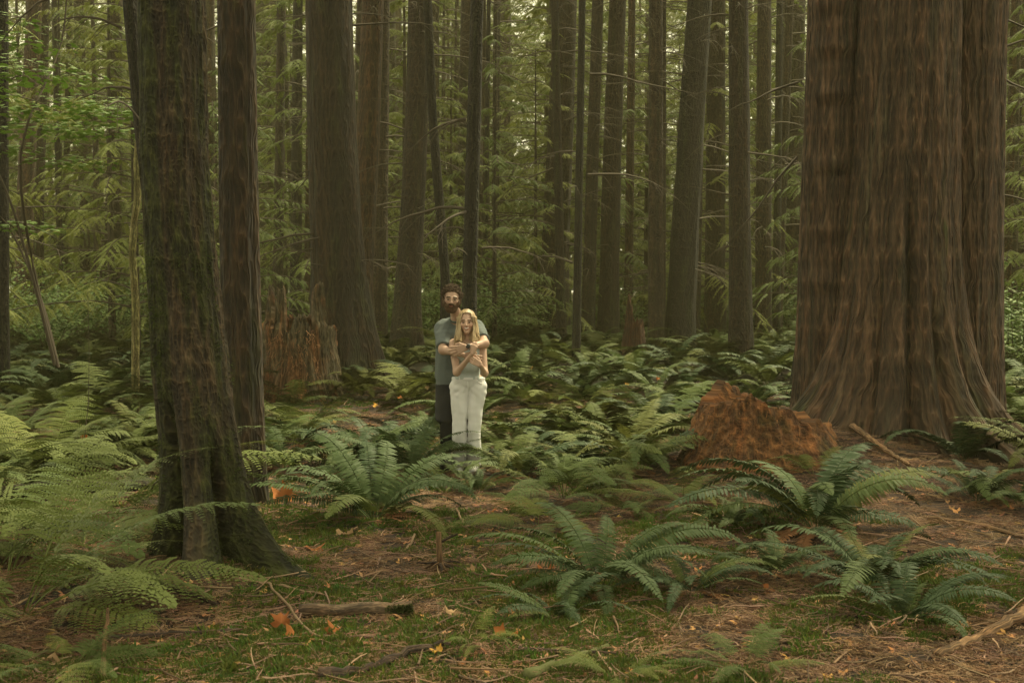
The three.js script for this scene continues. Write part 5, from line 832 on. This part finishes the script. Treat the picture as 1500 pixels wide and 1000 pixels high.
  const wHands = [wHandR, wHandL].map(h => { let lo = [9, 9, 9], hi = [-9, -9, -9]; for (const b of h) for (const p of b) for (let i = 0; i < 3; i++) { lo[i] = Math.min(lo[i], p[i] - 0.03); hi[i] = Math.max(hi[i], p[i] + 0.03); } return tint(surfaceNets(body(h, 0.006), lo, hi, 0.0038), () => SKIN_F); });
  part('body', mergeGeometries([bw, headW, ...wHands]), skinMat, Wm);
  M.top = std(0.40, 0.445, 0.44, 0.95); M.white = std(0.64, 0.63, 0.635, 0.92);
  part('top', surfaceNets((x, y, z) => Math.max(body(wTorso.slice(0, 5), 0.03, 0.009)(x, y, z) + clothNoise(x, y, z, 0.006, 12) + 0.0015 * Math.sin(y * 330), 0.925 - y, y - 1.27 - 0.2 * (Math.abs(x - 0.03) - 0.05), x - 0.148, -0.09 - x), [-0.15, 0.9, -0.12], [0.2, 1.32, 0.22], 0.0085), M.top, Wm);
  part('trousers', surfaceNets((x, y, z) => Math.max(body([[[-0.015, 0.92, 0.03, 0.105], [0.085, 0.92, 0.03, 0.105]], [[-0.042, 0.84, 0.03, 0.096], [-0.046, 0.48, 0.055, 0.063]], [[-0.046, 0.48, 0.055, 0.063], [-0.052, 0.06, 0.035, 0.061]], [[0.118, 0.84, 0.03, 0.094], [0.096, 0.48, 0.06, 0.059]], [[0.096, 0.48, 0.06, 0.059], [0.086, 0.06, 0.035, 0.058]]], 0.010, 0.007)(x, y, z) + clothNoise(x, y, z, 0.009, 7) + 0.007 * noise(x * 22, y * 5, z * 22) + 0.003 * Math.sin((y - 0.8 + Math.abs(x - 0.035) * 0.9) * 80) * Math.exp(-((y - 0.80) ** 2) / 0.003) + 0.004 * noise(x * 12 + y * 9, y * 24, z * 8) + 0.008 * Math.max(0, 0.4 - y) * 3 * noise(x * 8, y * 34, z * 8), 0.065 - y, y - 0.94), [-0.18, 0.03, -0.14], [0.25, 0.97, 0.2], 0.0095), M.white, Wm);
  { const g = []; const belt = new THREE.TorusGeometry(0.118, 0.008, 6, 48); belt.scale(1.26, 0.96, 1); belt.rotateX(Math.PI / 2); belt.scale(1, 2.2, 1); belt.translate(0.035, 0.925, 0.03); part('waistband', belt, M.white, Wm); for (const x of [-0.045, 0.115]) g.push(new THREE.BoxGeometry(0.011, 0.045, 0.006).translate(x, 0.925, 0.148)); for (const s of [[V(0.032, 0.905, 0.149), V(0.036, 0.86, 0.152), V(0.03, 0.80, 0.142)], [V(-0.055, 0.905, 0.138), V(-0.085, 0.885, 0.122), V(-0.115, 0.87, 0.09)], [V(0.125, 0.905, 0.138), V(0.155, 0.885, 0.122), V(0.185, 0.87, 0.09)]]) part('seam', rod(new THREE.CatmullRomCurve3(s).getPoints(8), 0.0035, 0.0035, 5), M.white, Wm); for (const q of g) part('belt_loop', q, M.white, Wm); }
  for (const x of [-0.06, 0.085]) part('shoe', surfaceNets(body(feet([x], 0.04), 0.03, 0.008), [x - 0.07, -0.02, -0.12], [x + 0.07, 0.12, 0.26], 0.009), M.white, Wm);
  M.hairBlonde = new THREE.MeshPhysicalMaterial({ vertexColors: true, roughness: 0.5 });
  const hairF = (x, y, z) => {                                            // long straight hair: cap, then curtains down both sides
    const cap2 = ell(x, y, z, [0, 0.035, -0.018], [0.089, 0.096, 0.104]), t = clamp((0.02 - y) / 0.22), w = 0.078 + 0.036 * t, cz = -0.012 + 0.055 * t;
    const curtain = Math.max(Math.hypot((x) / (w + 0.016), (z - cz) / (0.082 - 0.01 * t)) - 1, 0) * 0.07 - 0.002 + 0, lower = Math.max(curtain, y - 0.05, -0.178 + 0.03 * noise(x * 40, 0, z * 20) - y);
    let d = smin(cap2, lower, 0.02) + 0.0035 * noise(x * 90, y * 6, z * 90) + 0.004 * noise(x * 35, y * 4, z * 35);
    const part0 = 0.062 - 0.9 * Math.max(0, y - 0.02) * 0.25, open = Math.abs(x - 0.004) - (0.060 - 0.28 * Math.max(0, y) - 0.014 * t), face = Math.max(open, y - 0.092, 0.0 - z);   // opening for the face and neck
    return Math.max(d, -face);
  };
  const hw = tint(surfaceNets((x, y, z) => hairF(x, y, z), [-0.15, -0.25, -0.14], [0.15, 0.15, 0.14], 0.0046), (x, y, z) => mix3([0.15, 0.092, 0.045], [0.46, 0.34, 0.19], clamp(0.45 + 0.9 * noise(x * 70, y * 3, z * 70) + 1.4 * clamp(0.02 - y, 0, 0.2) + 0.25 * noise(x * 160, y * 4, z * 160)))); turn(hw, wc, -0.04, 0.03);
  const locks = []; { const r = rng(22); for (let i = 0; i < 150; i++) { const s = r() < .5 ? -1 : 1, a = 0.15 + 1.1 * r(), x0 = s * (0.062 + 0.045 * r()), pts = [V(s * 0.01, 0.125, 0.03 - 0.06 * r()), V(s * 0.062, 0.085, 0.03 * Math.cos(a)), V(s * 0.089, 0.01, 0.04 * Math.cos(a * 1.2)), V(s * (0.084 + 0.01 * r()), -0.08, 0.055 * Math.cos(a)), V(x0 * 1.15, -0.145, 0.075 * Math.cos(a * .8)), V(x0 * (1.05 + .2 * r()), -0.175 - 0.04 * r(), 0.08 * Math.cos(a * .8))]; const g = rod(new THREE.CatmullRomCurve3(pts).getPoints(14), 0.0028, 0.0012, 4); g.deleteAttribute('uv'); const k = r(); tint(g, () => mix3([0.23, 0.145, 0.07], [0.50, 0.37, 0.205], k)); turn(g, wc, -0.04, 0.03); locks.push(g); } }
  part('hair', mergeGeometries([hw, ...locks]), M.hairBlonde, Wm);
}

renderer.render(scene, camera);
